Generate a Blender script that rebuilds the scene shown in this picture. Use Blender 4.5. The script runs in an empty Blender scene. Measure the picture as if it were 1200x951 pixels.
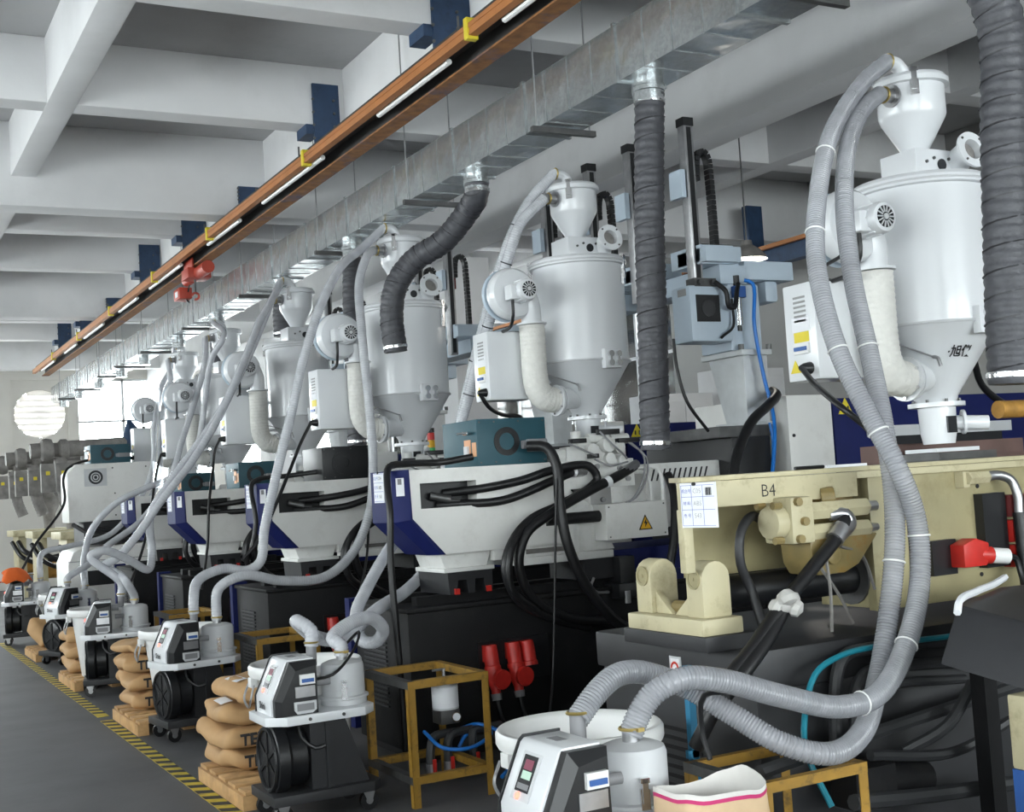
import bpy, bmesh, math, random
from mathutils import Vector, Matrix
random.seed(7)
PI = math.pi
SC = bpy.context.scene
COL = SC.collection

# ---------------------------------------------------------------- camera
cd = bpy.data.cameras.new('camera'); cam = bpy.data.objects.new('camera', cd); COL.objects.link(cam)
CAMR = [[0.8787021, -0.0261436, 0.4766541], [-0.4732273, 0.0835636, 0.8769681], [-0.062758, -0.9961594, 0.0610556]]
cam.matrix_world = Matrix(((CAMR[0][0], -CAMR[0][1], -CAMR[0][2], 0), (CAMR[1][0], -CAMR[1][1], -CAMR[1][2], 0),
                           (CAMR[2][0], -CAMR[2][1], -CAMR[2][2], 1.65), (0, 0, 0, 1)))
cd.sensor_fit = 'HORIZONTAL'; cd.sensor_width = 36.0; cd.lens = 43.92; cd.clip_start = .05; cd.clip_end = 200
SC.camera = cam

# ---------------------------------------------------------------- sky, window light, exposure
w = bpy.data.worlds.new('overcast_sky'); SC.world = w; w.use_nodes = True
bg = w.node_tree.nodes['Background']; bg.inputs[0].default_value = (.95, .965, 1.0, 1); bg.inputs[1].default_value = 16.0
SC.view_settings.view_transform = 'Standard'; SC.view_settings.look = 'None'
SC.view_settings.exposure = 0.22; SC.view_settings.gamma = 1.0; SC.view_settings.use_curve_mapping = False

def portal(loc, rot, sx, sy):
    l = bpy.data.lights.new('window_portal', 'AREA'); l.shape = 'RECTANGLE'; l.size = sx; l.size_y = sy
    l.energy = 1; l.cycles.is_portal = True
    o = bpy.data.objects.new('window_portal', l); COL.objects.link(o); o.location = loc; o.rotation_euler = rot
XL, XR, YB, YF, ZC = -5.0, 12.0, -6.0, 29.5, 5.55
WIN_LEFT = [(-4.6, -.4), (.4, 4.6), (5.4, 9.6), (10.4, 14.6), (15.4, 19.6), (20.4, 24.6), (25.2, 28.9)]   # y spans
WIN_BACK = [(-4.2, -.3), (.5, 4.6), (5.4, 9.6)]                    # x spans
WIN_FAR = [(-4.2, -.4), (.2, 2.6), (4.85, 7.9), (8.3, 11.4)]
WIN_RIGHT = [(16.5, 20.0), (20.8, 24.3), (25.1, 28.6)]
WZ0, WZ1, LZ0, LZ1 = 1.0, 3.7, 1.9, 3.6
for a, b in WIN_LEFT: portal((XL + .02, (a + b) / 2, (LZ0 + LZ1) / 2), (0, -PI / 2, 0), LZ1 - LZ0, b - a)
for a, b in WIN_BACK: portal(((a + b) / 2, YB + .02, (WZ0 + WZ1) / 2), (PI / 2, 0, 0), b - a, WZ1 - WZ0)
for a, b in WIN_FAR: portal(((a + b) / 2, YF - .02, 3.3), (-PI / 2, 0, 0), b - a, 2.6)
for a, b in WIN_RIGHT: portal((XR - .02, (a + b) / 2, 3.3), (0, PI / 2, 0), 2.6, b - a)

# ---------------------------------------------------------------- materials
MATS = {}
def mat(name, col, rough=.5, metal=0., var=.06, scale=6., bump=0., bscale=40., spec=.5, coat=0., emit=0., trans=0., alpha=1., dirt=None, dirt_amt=0., dscale=3.):
    m = bpy.data.materials.new(name); m.use_nodes = True; nt = m.node_tree; N = nt.nodes; L = nt.links
    b = N['Principled BSDF']
    b.inputs['Roughness'].default_value = rough; b.inputs['Metallic'].default_value = metal
    b.inputs['Specular IOR Level'].default_value = spec; b.inputs['Coat Weight'].default_value = coat
    b.inputs['Transmission Weight'].default_value = trans; b.inputs['Alpha'].default_value = alpha
    tc = N.new('ShaderNodeTexCoord')
    n = N.new('ShaderNodeTexNoise'); n.inputs['Scale'].default_value = scale; n.inputs['Detail'].default_value = 5
    L.new(tc.outputs['Object'], n.inputs['Vector'])
    r = N.new('ShaderNodeValToRGB')
    r.color_ramp.elements[0].position = .3; r.color_ramp.elements[1].position = .7
    r.color_ramp.elements[0].color = [max(0, c * (1 - var)) for c in col] + [1]
    r.color_ramp.elements[1].color = [min(1, c * (1 + var)) for c in col] + [1]
    L.new(n.outputs['Fac'], r.inputs['Fac']); out = r.outputs['Color']
    if dirt:
        n2 = N.new('ShaderNodeTexNoise'); n2.inputs['Scale'].default_value = dscale; n2.inputs['Detail'].default_value = 8; n2.inputs['Roughness'].default_value = .7
        L.new(tc.outputs['Object'], n2.inputs['Vector'])
        r2 = N.new('ShaderNodeValToRGB'); r2.color_ramp.elements[0].position = .52; r2.color_ramp.elements[1].position = .68
        r2.color_ramp.elements[0].color = (0, 0, 0, 1); r2.color_ramp.elements[1].color = (dirt_amt,) * 3 + (1,)
        L.new(n2.outputs['Fac'], r2.inputs['Fac'])
        mx = N.new('ShaderNodeMix'); mx.data_type = 'RGBA'
        L.new(r2.outputs['Color'], mx.inputs[0]); L.new(out, mx.inputs[6]); mx.inputs[7].default_value = list(dirt) + [1]
        out = mx.outputs[2]
    L.new(out, b.inputs['Base Color'])
    if emit:
        b.inputs['Emission Color'].default_value = list(col) + [1]; b.inputs['Emission Strength'].default_value = emit
    if bump:
        n3 = N.new('ShaderNodeTexNoise'); n3.inputs['Scale'].default_value = bscale; n3.inputs['Detail'].default_value = 4
        L.new(tc.outputs['Object'], n3.inputs['Vector'])
        bp = N.new('ShaderNodeBump'); bp.inputs['Strength'].default_value = bump; bp.inputs['Distance'].default_value = .01
        L.new(n3.outputs['Fac'], bp.inputs['Height']); L.new(bp.outputs['Normal'], b.inputs['Normal'])
    MATS[name] = m
    return m
mat('plaster', (.76, .76, .765), .9, var=.06, scale=1.2, bump=.15, bscale=12, dirt=(.58, .58, .57), dirt_amt=.3, dscale=.9)
mat('slab', (.47, .47, .475), .95, var=.1, scale=.8, bump=.15, bscale=8, dirt=(.33, .33, .33), dirt_amt=.4, dscale=.7)
mat('wall_paint', (.6, .58, .54), .9, var=.06, scale=1.0)
mat('wall_grey', (.32, .32, .31), .8, var=.08, scale=.8)
mat('concrete', (.083, .084, .088), .62, var=.22, scale=1.6, bump=.1, bscale=30, dirt=(.045, .045, .048), dirt_amt=.5, dscale=1.1)
mat('tape_yellow', (.55, .42, .03), .7, var=.15, scale=20, dirt=(.16, .14, .08), dirt_amt=.8, dscale=9)
mat('tape_black', (.02, .02, .02), .7, var=.2, dirt=(.12, .11, .09), dirt_amt=.6, dscale=9)
mat('white_enamel', (.69, .705, .725), .28, var=.02, scale=3, coat=.3)
mat('white_panel', (.76, .755, .73), .45, var=.03, scale=4, dirt=(.5, .48, .44), dirt_amt=.25, dscale=5)
mat('white_paint', (.74, .74, .72), .5, var=.05, scale=8, dirt=(.45, .42, .36), dirt_amt=.3, dscale=14)
mat('plastic_white', (.74, .74, .73), .4, var=.02, spec=.4)
mat('insulation', (.72, .71, .67), .95, var=.05, scale=30, bump=.5, bscale=60)
mat('black_steel', (.006, .006, .007), .6, spec=.3, var=.2, scale=5, dirt=(.02, .019, .018), dirt_amt=.5, dscale=6)
mat('charcoal', (.022, .0225, .025), .5, var=.15, scale=4, dirt=(.012, .012, .013), dirt_amt=.5, dscale=3)
mat('black_rubber', (.007, .007, .008), .42, var=.2, scale=30)
mat('black_plastic', (.009, .0095, .011), .38, var=.1)
mat('navy', (.008, .013, .085), .55, var=.06, scale=6, spec=.2)
mat('blue_steel', (.02, .05, .11), .6, var=.2, scale=8, dirt=(.01, .02, .05), dirt_amt=.6, dscale=10)
mat('teal', (.016, .075, .10), .5, var=.08, scale=8)
mat('beige', (.5, .45, .29), .5, var=.08, scale=5, dirt=(.24, .19, .10), dirt_amt=.55, dscale=7)
mat('beige_dull', (.33, .29, .16), .45, var=.12, scale=4, dirt=(.2, .16, .07), dirt_amt=.5, dscale=5)
mat('beige_oily', (.23, .175, .07), .4, var=.2, scale=9, dirt=(.26, .13, .02), dirt_amt=.8, dscale=9)
mat('robot_blue', (.46, .54, .62), .42, var=.03)
mat('cast_silver', (.55, .57, .58), .45, metal=.15, var=.06, scale=12, bump=.08)
mat('chrome', (.75, .75, .76), .18, metal=1., var=.03)
mat('steel', (.42, .42, .43), .35, metal=.9, var=.12, scale=14)
mat('dark_steel', (.11, .11, .11), .45, metal=.6, var=.2, scale=10)
mat('brass', (.45, .34, .12), .4, metal=.8, var=.1)
mat('copper', (.62, .33, .18), .5, metal=.3, var=.1)
mat('rust', (.26, .11, .035), .8, var=.3, scale=12, dirt=(.06, .09, .17), dirt_amt=.85, dscale=2.2)
mat('rail_dark', (.035, .033, .032), .7, var=.3, scale=5)
mat('orange_rail', (.42, .16, .045), .55, var=.1, scale=5)
mat('red', (.55, .025, .018), .4, var=.1, scale=15)
mat('dark_red', (.13, .02, .02), .5, var=.1)
mat('hoist_red', (.42, .05, .025), .5, var=.15, scale=8)
mat('yellow_frame', (.30, .165, .02), .55, var=.15, scale=12, dirt=(.05, .035, .015), dirt_amt=.85, dscale=11)
mat('rust_pipe', (.42, .22, .05), .5, metal=.3, var=.3, scale=14)
mat('fabric_hose', (.062, .063, .072), .5, var=.15, scale=25, bump=.3, bscale=50)
mat('wire_dark', (.035, .035, .04), .5, var=.1)
mat('kraft', (.46, .28, .13), .75, var=.08, scale=7, bump=.35, bscale=14)
mat('kraft_pale', (.58, .42, .26), .8, var=.1, scale=6, bump=.6, bscale=10)
mat('paper_inside', (.62, .60, .57), .85, var=.06, bump=.5, bscale=14)
mat('pink', (.5, .03, .14), .7)
mat('pine', (.47, .28, .12), .75, var=.25, scale=9, dirt=(.25, .13, .05), dirt_amt=.5, dscale=6)
mat('paper', (.78, .79, .82), .7, var=.02)
mat('ink', (.012, .012, .014), .6)
mat('ink_grey', (.2, .2, .21), .6)
mat('ink_blue', (.03, .07, .42), .6)
mat('ink_red', (.6, .05, .03), .6)
mat('label_yellow', (.72, .58, .03), .5, var=.05)
mat('sign_amber', (.75, .40, .01), .5, var=.04)
mat('breaker_blue', (.03, .10, .32), .4)
mat('grey_plastic', (.22, .22, .23), .45, var=.06)
mat('light_grey', (.56, .57, .585), .5, var=.04)
mat('blue_tube', (.01, .16, .55), .35)
mat('teal_tube', (.01, .20, .27), .4)
mat('water_pipe', (.03, .031, .033), .5, var=.15)
mat('cyan_post', (.02, .18, .32), .5, var=.1)
mat('orange_cloth', (.72, .13, .02), .9, bump=.3, bscale=25)
mat('white_cloth', (.45, .44, .42), .9, bump=.3, bscale=25)
mat('display', (.02, .021, .024), .2)
mat('led_red', (1., .12, .08), .5, emit=3.5)
mat('led_green', (.12, .9, .2), .5, emit=1.2)
mat('lcd_green', (.4, .55, .45), .5, emit=.2)
mat('lcd_red', (.18, .03, .06), .5, emit=.15)
mat('lamp_glow', (1., .97, .9), .5, emit=14.)
mat('tube_white', (.85, .85, .83), .4)
mat('wood_dark', (.12, .07, .06), .6, var=.15)
mat('green_cap', (.03, .35, .08), .4)
mat('dusty_grey', (.2, .19, .18), .75, var=.3, scale=6, dirt=(.1, .09, .08), dirt_amt=.6, dscale=5)
mat('stain_grey', (.3, .3, .3), .8)

def galv():
    m = mat('galvanised', (.56, .59, .60), .26, metal=.85, var=.1, scale=4)
    nt = m.node_tree; N = nt.nodes; L = nt.links; b = N['Principled BSDF']
    tc = N.new('ShaderNodeTexCoord'); v = N.new('ShaderNodeTexVoronoi'); v.inputs['Scale'].default_value = 55
    L.new(tc.outputs['Object'], v.inputs['Vector'])
    r = N.new('ShaderNodeValToRGB'); r.color_ramp.elements[0].color = (.46, .49, .5, 1); r.color_ramp.elements[1].color = (.66, .69, .7, 1)
    L.new(v.outputs['Color'], r.inputs['Fac']); L.new(r.outputs['Color'], b.inputs['Base Color'])
    n = N.new('ShaderNodeTexNoise'); n.inputs['Scale'].default_value = 3.5; L.new(tc.outputs['Object'], n.inputs['Vector'])
    bp = N.new('ShaderNodeBump'); bp.inputs['Strength'].default_value = .25; bp.inputs['Distance'].default_value = .05
    L.new(n.outputs['Fac'], bp.inputs['Height']); L.new(bp.outputs['Normal'], b.inputs['Normal'])
galv()
def clear_pvc(name, col, tr):
    m = bpy.data.materials.new(name); m.use_nodes = True; N = m.node_tree.nodes; L = m.node_tree.links
    b = N['Principled BSDF']; b.inputs['Base Color'].default_value = list(col) + [1]; b.inputs['Roughness'].default_value = .22
    b.inputs['Coat Weight'].default_value = .4
    t = N.new('ShaderNodeBsdfTransparent'); t.inputs[0].default_value = (.9, .92, .95, 1)
    tc = N.new('ShaderNodeTexCoord'); n = N.new('ShaderNodeTexNoise'); n.inputs['Scale'].default_value = 9
    L.new(tc.outputs['Object'], n.inputs['Vector'])
    mr = N.new('ShaderNodeMapRange'); mr.inputs[1].default_value = .3; mr.inputs[2].default_value = .7; mr.inputs[3].default_value = tr * .7; mr.inputs[4].default_value = tr * 1.3
    L.new(n.outputs['Fac'], mr.inputs[0])
    mx = N.new('ShaderNodeMixShader'); L.new(mr.outputs[0], mx.inputs[0]); L.new(b.outputs[0], mx.inputs[1]); L.new(t.outputs[0], mx.inputs[2])
    L.new(mx.outputs[0], N['Material Output'].inputs['Surface']); MATS[name] = m
clear_pvc('clear_hose', (.36, .365, .39), .32)
clear_pvc('pale_hose', (.62, .63, .66), .3)
def pane():
    m = bpy.data.materials.new('glass_pane'); m.use_nodes = True; N = m.node_tree.nodes; L = m.node_tree.links
    N.remove(N['Principled BSDF']); t = N.new('ShaderNodeBsdfTransparent'); g = N.new('ShaderNodeBsdfGlossy'); g.inputs['Roughness'].default_value = .05
    f = N.new('ShaderNodeFresnel'); mx = N.new('ShaderNodeMixShader'); t.inputs[0].default_value = (.93, .96, .95, 1)
    L.new(f.outputs[0], mx.inputs[0]); L.new(t.outputs[0], mx.inputs[1]); L.new(g.outputs[0], mx.inputs[2]); L.new(mx.outputs[0], N['Material Output'].inputs['Surface'])
    MATS['glass_pane'] = m
pane()
def shutter():
    m = bpy.data.materials.new('shutter_slat'); m.use_nodes = True; N = m.node_tree.nodes; L = m.node_tree.links; b = N['Principled BSDF']
    b.inputs['Base Color'].default_value = (.8, .79, .76, 1); t = N.new('ShaderNodeBsdfTranslucent'); t.inputs[0].default_value = (.8, .78, .74, 1)
    mx = N.new('ShaderNodeMixShader'); mx.inputs[0].default_value = .16; L.new(b.outputs[0], mx.inputs[1]); L.new(t.outputs[0], mx.inputs[2]); L.new(mx.outputs[0], N['Material Output'].inputs['Surface'])
    MATS['shutter_slat'] = m
shutter()

# ---------------------------------------------------------------- mesh builder
def spline(pts, step):
    pts = [Vector(p) for p in pts]
    if len(pts) < 3:
        n = max(1, int((pts[1] - pts[0]).length / step)); return [pts[0].lerp(pts[1], i / n) for i in range(n + 1)]
    out = []; P = [pts[0] * 2 - pts[1]] + pts + [pts[-1] * 2 - pts[-2]]
    for i in range(1, len(P) - 2):
        p0, p1, p2, p3 = P[i - 1:i + 3]; n = max(1, int(math.ceil((p2 - p1).length / step)))
        t1 = max(1e-4, (p1 - p0).length) ** .5; t2 = t1 + max(1e-4, (p2 - p1).length) ** .5; t3 = t2 + max(1e-4, (p3 - p2).length) ** .5
        for k in range(n):
            t = t1 + (t2 - t1) * k / n
            a1 = p0 * ((t1 - t) / t1) + p1 * (t / t1); a2 = p1 * ((t2 - t) / (t2 - t1)) + p2 * ((t - t1) / (t2 - t1)); a3 = p2 * ((t3 - t) / (t3 - t2)) + p3 * ((t - t2) / (t3 - t2))
            b1 = a1 * ((t2 - t) / t2) + a2 * (t / t2); b2 = a2 * ((t3 - t) / (t3 - t1)) + a3 * ((t - t1) / (t3 - t1))
            out.append(b1 * ((t2 - t) / (t2 - t1)) + b2 * ((t - t1) / (t2 - t1)))
    out.append(pts[-1]); return out
def frame_of(d):
    d = d.normalized(); a = Vector((0, 0, 1)) if abs(d.z) < .9 else Vector((1, 0, 0))
    u = a.cross(d).normalized(); return u, d.cross(u)
class MB:
    def __init__(s): s.v = []; s.f = []
    def add(s, vs, fs):
        o = len(s.v); s.v += [tuple(v) for v in vs]; s.f += [tuple(i + o for i in f) for f in fs]; return s
    def box(s, x0, x1, y0, y1, z0, z1):
        return s.add([(x, y, z) for z in (z0, z1) for y in (y0, y1) for x in (x0, x1)],
                     [(0, 2, 3, 1), (4, 5, 7, 6), (0, 1, 5, 4), (2, 6, 7, 3), (0, 4, 6, 2), (1, 3, 7, 5)])
    def rings(s, R, cap0=True, cap1=True, closed=False):
        n = len(R[0]); vs = [p for r in R for p in r]; fs = []; m = len(R)
        for i in range(m if closed else m - 1):
            a = i * n; b = ((i + 1) % m) * n
            for k in range(n): fs.append((a + k, a + (k + 1) % n, b + (k + 1) % n, b + k))
        if not closed:
            if cap0: fs.append(tuple(range(n - 1, -1, -1)))
            if cap1: fs.append(tuple(range((m - 1) * n, m * n)))
        return s.add(vs, fs)
    def cyl(s, p0, p1, r, r2=None, n=16, cap=True):
        return s.lathe([(r, 0), (r if r2 is None else r2, (Vector(p1) - Vector(p0)).length)], p0, Vector(p1) - Vector(p0), n, cap, cap)
    def lathe(s, prof, org=(0, 0, 0), axis=(0, 0, 1), n=24, cap0=True, cap1=True):
        d = Vector(axis).normalized(); u, w_ = frame_of(d); o = Vector(org)
        return s.rings([[o + d * z + (u * math.cos(2 * PI * k / n) + w_ * math.sin(2 * PI * k / n)) * r for k in range(n)] for r, z in prof], cap0, cap1)
    def tube(s, pts, r, n=8, step=.05, rib=None, r_end=None, cap=True, raw=False):
        P = [Vector(p) for p in pts] if raw else spline(pts, step)
        L = [0]
        for i in range(1, len(P)): L.append(L[-1] + (P[i] - P[i - 1]).length)
        if rib:
            pitch, amp = rib; q = []; tot = L[-1]; m = int(tot / pitch * 4); j = 0
            for i in range(m + 1):
                t = tot * i / m
                while j < len(L) - 2 and L[j + 1] < t: j += 1
                q.append((P[j].lerp(P[j + 1], (t - L[j]) / max(1e-6, L[j + 1] - L[j])), (amp, .3 * amp, -amp, .3 * amp)[i % 4]))
            P = [a for a, _ in q]; A = [1 + b for _, b in q]
        else: A = [1] * len(P)
        T = [(P[min(i + 1, len(P) - 1)] - P[max(i - 1, 0)]).normalized() for i in range(len(P))]
        u, _ = frame_of(T[0]); R = []
        for i, p in enumerate(P):
            u = (u - T[i] * u.dot(T[i])).normalized(); w_ = T[i].cross(u)
            rr = (r if r_end is None else r + (r_end - r) * i / (len(P) - 1)) * A[i]
            R.append([p + (u * math.cos(2 * PI * k / n) + w_ * math.sin(2 * PI * k / n)) * rr for k in range(n)])
        return s.rings(R, cap, cap)
    def prism(s, poly, ax, a, b):
        f = {'y': lambda p, t: (p[0], t, p[1]), 'x': lambda p, t: (t, p[0], p[1]), 'z': lambda p, t: (p[0], p[1], t)}[ax]
        return s.rings([[f(p, a) for p in poly], [f(p, b) for p in poly]])
    def torus(s, c, ax, R, r, n=24, m=6, arc=1.):
        d = Vector(ax).normalized(); u, w_ = frame_of(d); c = Vector(c); rs = []
        K = n if arc >= 1 else n + 1
        for i in range(K):
            t = 2 * PI * arc * i / n; e = u * math.cos(t) + w_ * math.sin(t)
            rs.append([c + e * (R + r * math.cos(2 * PI * k / m)) + d * r * math.sin(2 * PI * k / m) for k in range(m)])
        return s.rings(rs, closed=arc >= 1)
    def rot(s, i0, ang, axis, c):
        M = Matrix.Rotation(ang, 3, Vector(axis)); c = Vector(c)
        for i in range(i0, len(s.v)): s.v[i] = tuple(M @ (Vector(s.v[i]) - c) + c)
        return s
    def build(s, name, m, parent=None, org=None, bev=0., ang=.6, keep=False):
        me = bpy.data.meshes.new(name); o0 = Vector(org) if org else Vector((0, 0, 0))
        me.from_pydata([tuple(Vector(v) - o0) for v in s.v], [], s.f)
        bm = bmesh.new(); bm.from_mesh(me)
        bmesh.ops.recalc_face_normals(bm, faces=bm.faces)
        if bev:
            es = [e for e in bm.edges if len(e.link_faces) == 2 and e.calc_face_angle(0) > .5]
            bmesh.ops.bevel(bm, geom=es, offset=bev, segments=2, affect='EDGES', profile=.6, clamp_overlap=True)
        bm.to_mesh(me); bm.free()
        for p in me.polygons: p.use_smooth = True
        me.set_sharp_from_angle(angle=ang)
        me.materials.append(MATS[m])
        o = bpy.data.objects.new(name, me); COL.objects.link(o); o.location = o0
        if parent: o.parent = parent
        if name in SMALL: o['kind'] = 'stuff'
        return o
SMALL = {'bolts', 'screws', 'vent_slots', 'louvres', 'rule_lines', 'mast_rack', 'bolt_holes', 'clamp_bolts', 'fan_rings', 'grille_spokes', 'hose_clamps', 'barcode', 'lettering', 'cable_chain', 'rag_knot'}
def M(): return MB()
def tag(o, label, cat, group=None):
    o['label'] = label; o['category'] = cat
    if group: o['group'] = group
    return o
def struct(o, label=None):
    o['kind'] = 'structure'
    if label: o['label'] = label
    return o
def thing(name, label, cat, loc=(0, 0, 0), rz=0., group=None, scale=1.):
    o = bpy.data.objects.new(name, None); COL.objects.link(o); o.location = loc; o.rotation_euler = (0, 0, rz); o.scale = (scale,) * 3
    o.empty_display_size = .1
    return tag(o, label, cat, group)
def copy_tree(o, parent=None):
    c = o.copy(); COL.objects.link(c); c.parent = parent
    for ch in o.children: copy_tree(ch, c)
    return c
def dup(root, label, loc, rz=0., group=None, scale=1.):
    c = copy_tree(root); c['label'] = label; c.location = loc; c.rotation_euler = (0, 0, rz); c.scale = (scale,) * 3
    if group: c['group'] = group
    return c
_tc = {}
def text_mesh(txt, size, bold=0.):
    k = (txt, size, bold)
    if k not in _tc:
        cu = bpy.data.curves.new('lettering', 'FONT'); cu.body = txt; cu.size = size; cu.align_x = 'CENTER'; cu.align_y = 'CENTER'; cu.offset = bold; cu.resolution_u = 2
        ob = bpy.data.objects.new('lettering', cu); COL.objects.link(ob); dg = bpy.context.evaluated_depsgraph_get()
        me = ob.evaluated_get(dg).to_mesh(); _tc[k] = ([tuple(v.co) for v in me.vertices], [tuple(p.vertices) for p in me.polygons])
        ob.evaluated_get(dg).to_mesh_clear(); bpy.data.objects.remove(ob); bpy.data.curves.remove(cu)
    return _tc[k]
def text(txt, size, m, parent, c, u, v, bold=0., name='lettering', fn=None):
    vs, fs = text_mesh(txt, size, bold); c = Vector(c); u = Vector(u).normalized(); v = Vector(v).normalized()
    b = M(); b.add([fn(p[0], p[1]) if fn else tuple(c + u * p[0] + v * p[1]) for p in vs], fs)
    return b.build(name, m, parent)

# ================================================================ the room
struct(M().box(XL - .3, XR + .3, YB - .3, YF + .3, -.2, 0).build('floor', 'concrete'), 'dark grey worn concrete factory floor')
ceil = struct(M().box(XL - .3, XR + .3, YB - .3, YF + .3, ZC, ZC + .2).build('ceiling', 'slab'), 'grey concrete ceiling slab with white painted beams')
BEAM_MAIN = [-2.05, 5.5, 13.05, 20.6, 28.15]
BEAM_SEC = [-4.55, .47, 2.98, 8.02, 10.6, 15.55, 18.05, 23.1, 25.6]
for y in BEAM_MAIN: M().box(XL, XR, y, y + .34, 4.7, ZC).build('main_beam', 'plaster', ceil, bev=.012)
for y in BEAM_SEC: M().box(XL, XR, y, y + .26, 5.0, ZC).build('cross_beam', 'plaster', ceil, bev=.012)
for x0, x1, z in ((-1.2, -.95, 4.996), (1.6, 1.84, 4.996), (4.2, 4.5, 4.93), (6.42, 6.76, 4.42), (9.2, 9.45, 4.996)):
    M().box(x0, x1, YB, YF, z, ZC).build('girder', 'plaster', ceil, bev=.012)
for i, y in enumerate(BEAM_MAIN[2:]):
    for j, x in enumerate((6.42,)):
        b = M().box(x + .18, x + .71, y + .43, y + .97, 0, 4.43); struct(b.build('pillar', 'plaster', org=(x + .2, y + .45, 0), bev=.015), 'white plastered concrete pillar under the ceiling girder')
def wall_x(name, x0, x1, spans, z0, z1, ya, yb, m, label):
    b = M().box(x0, x1, ya, yb, 0, z0).box(x0, x1, ya, yb, z1, ZC); e = ya
    for a, c in sorted(spans): b.box(x0, x1, e, a, z0, z1); e = c
    b.box(x0, x1, e, yb, z0, z1); return struct(b.build(name, m), label)
def wall_y(name, y0, y1, spans, z0, z1, xa, xb, m, label, m2=None):
    b = M().box(xa, xb, y0, y1, 0, z0).box(xa, xb, y0, y1, z1, ZC); e = xa
    for a, c in sorted(spans): b.box(e, a, y0, y1, z0, z1); e = c
    b.box(e, xb, y0, y1, z0, z1); return struct(b.build(name, m), label)
wall_x('wall_left', XL - .25, XL, WIN_LEFT, LZ0, LZ1, YB, YF, 'wall_paint', 'cream painted wall with wide windows along the aisle')
wall_x('wall_right', XR, XR + .25, WIN_RIGHT, 2.0, 4.6, YB, YF, 'wall_grey', 'grey side wall behind the machines')
wall_y('wall_back', YB - .25, YB, WIN_BACK, WZ0, WZ1, XL, XR, 'wall_paint', 'cream end wall with windows')
FAN = (4.02, 3.85)
wall_y('wall_far', YF, YF + .25, WIN_FAR + [(FAN[0] - .58, FAN[0] + .62)], 2.0, 4.6, XL, XR, 'wall_paint', 'cream end wall with windows and a round exhaust fan')
nwin = [0]
def window(c0, c1, plane):
    nwin[0] += 1; r = bpy.data.objects.new('window_%d' % nwin[0], None); COL.objects.link(r); r['kind'] = 'structure'
    ax, v, z0, z1 = plane; r.location = (v, (c0 + c1) / 2, z0) if ax == 'x' else ((c0 + c1) / 2, v, z0); h = (c1 - c0) / 2; H = z1 - z0
    f = M(); p = M(); bars = [-h, -h / 3, h / 3, h]
    def bx(b, u0, u1, t, za, zb): b.box(-t, t, u0, u1, za, zb) if ax == 'x' else b.box(u0, u1, -t, t, za, zb)
    for u in bars: bx(f, max(-h, u - .03), min(h, u + .03), .03, 0, H)
    for z in (0, H * .62, H - .05): bx(f, -h, h, .03, z, z + .05)
    f.build('window_frame', 'light_grey', r)
    for i in range(3):
        q = M(); bx(q, bars[i] + .03, bars[i + 1] - .03, .003, .05, H * .62); q.build('pane', 'glass_pane', r)
        q = M(); bx(q, bars[i] + .03, bars[i + 1] - .03, .003, H * .62 + .05, H - .05); q.build('pane', 'glass_pane', r)
for a, b in WIN_LEFT: window(a, b, ('x', XL - .12, LZ0, LZ1))
for a, b in WIN_BACK: window(a, b, ('y', YB - .12, WZ0, WZ1))
for a, b in WIN_FAR: window(a, b, ('y', YF + .12, 2.0, 4.6))
for a, b in WIN_RIGHT: window(a, b, ('x', XR + .12, 2.0, 4.6))
# fan opening in the far wall: plate with round hole, blades, guard
fx, fz = FAN
ft = thing('exhaust_fan', 'round wall exhaust fan with shutter slats in the bright far wall', 'fan', (fx + .02, YF + .05, 2.0))
b = M(); n = 32; sq = []; ci = []
for k in range(n):
    t = 2 * PI * k / n; c, s_ = math.cos(t), math.sin(t); q = .6 / max(abs(c), abs(s_)); sq.append((c * q, s_ * q)); ci.append((c * .54, s_ * .54))
zc = fz - 2.0
b.rings([[(p[0], 0, p[1] + zc) for p in sq], [(p[0], 0, p[1] + zc) for p in ci], [(p[0], .12, p[1] + zc) for p in ci], [(p[0], .12, p[1] + zc) for p in sq]], closed=True)
b.box(-.6, .6, 0, .12, 0, zc - .6); b.box(-.6, .6, 0, .12, zc + .6, 2.6); b.build('frame', 'wall_paint', ft)
for k in range(8):
    z = zc - .47 + k * .134; h = math.sqrt(max(.01, .54 ** 2 - (z - zc) ** 2)); i0 = len((q := M()).v); q.box(-h, h, -.005, .135, z - .004, z + .004); q.rot(0, 1.3, (1, 0, 0), (0, .06, z)); q.build('slat', 'shutter_slat', ft)
M().cyl((0, .1, zc), (0, .2, zc), .1).build('hub', 'light_grey', ft)
# floor hazard tape
tp = thing('hazard_tape', 'yellow and black striped hazard tape on the aisle floor', 'tape', (1.8, 5.5, 0))
M().box(-.045, .045, 0, 4.75, .0005, .003).build('yellow_strip', 'tape_yellow', tp)
M().box(-.03, .06, 4.95, 12.0, .0005, .003).build('yellow_strip', 'tape_yellow', tp)
s0 = M().add([(-.045, .05, .0035), (.045, 0, .0035), (.045, .085, .0035), (-.045, .135, .0035)], [(0, 1, 2, 3)]).build('black_stripe', 'tape_black', tp)
for k in range(1, 70):
    y = k * .17
    if 4.6 < y < 4.95: continue
    s = s0.copy(); COL.objects.link(s); s.parent = tp; s.location = (.015 if y > 4.9 else 0, y, 0)

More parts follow.
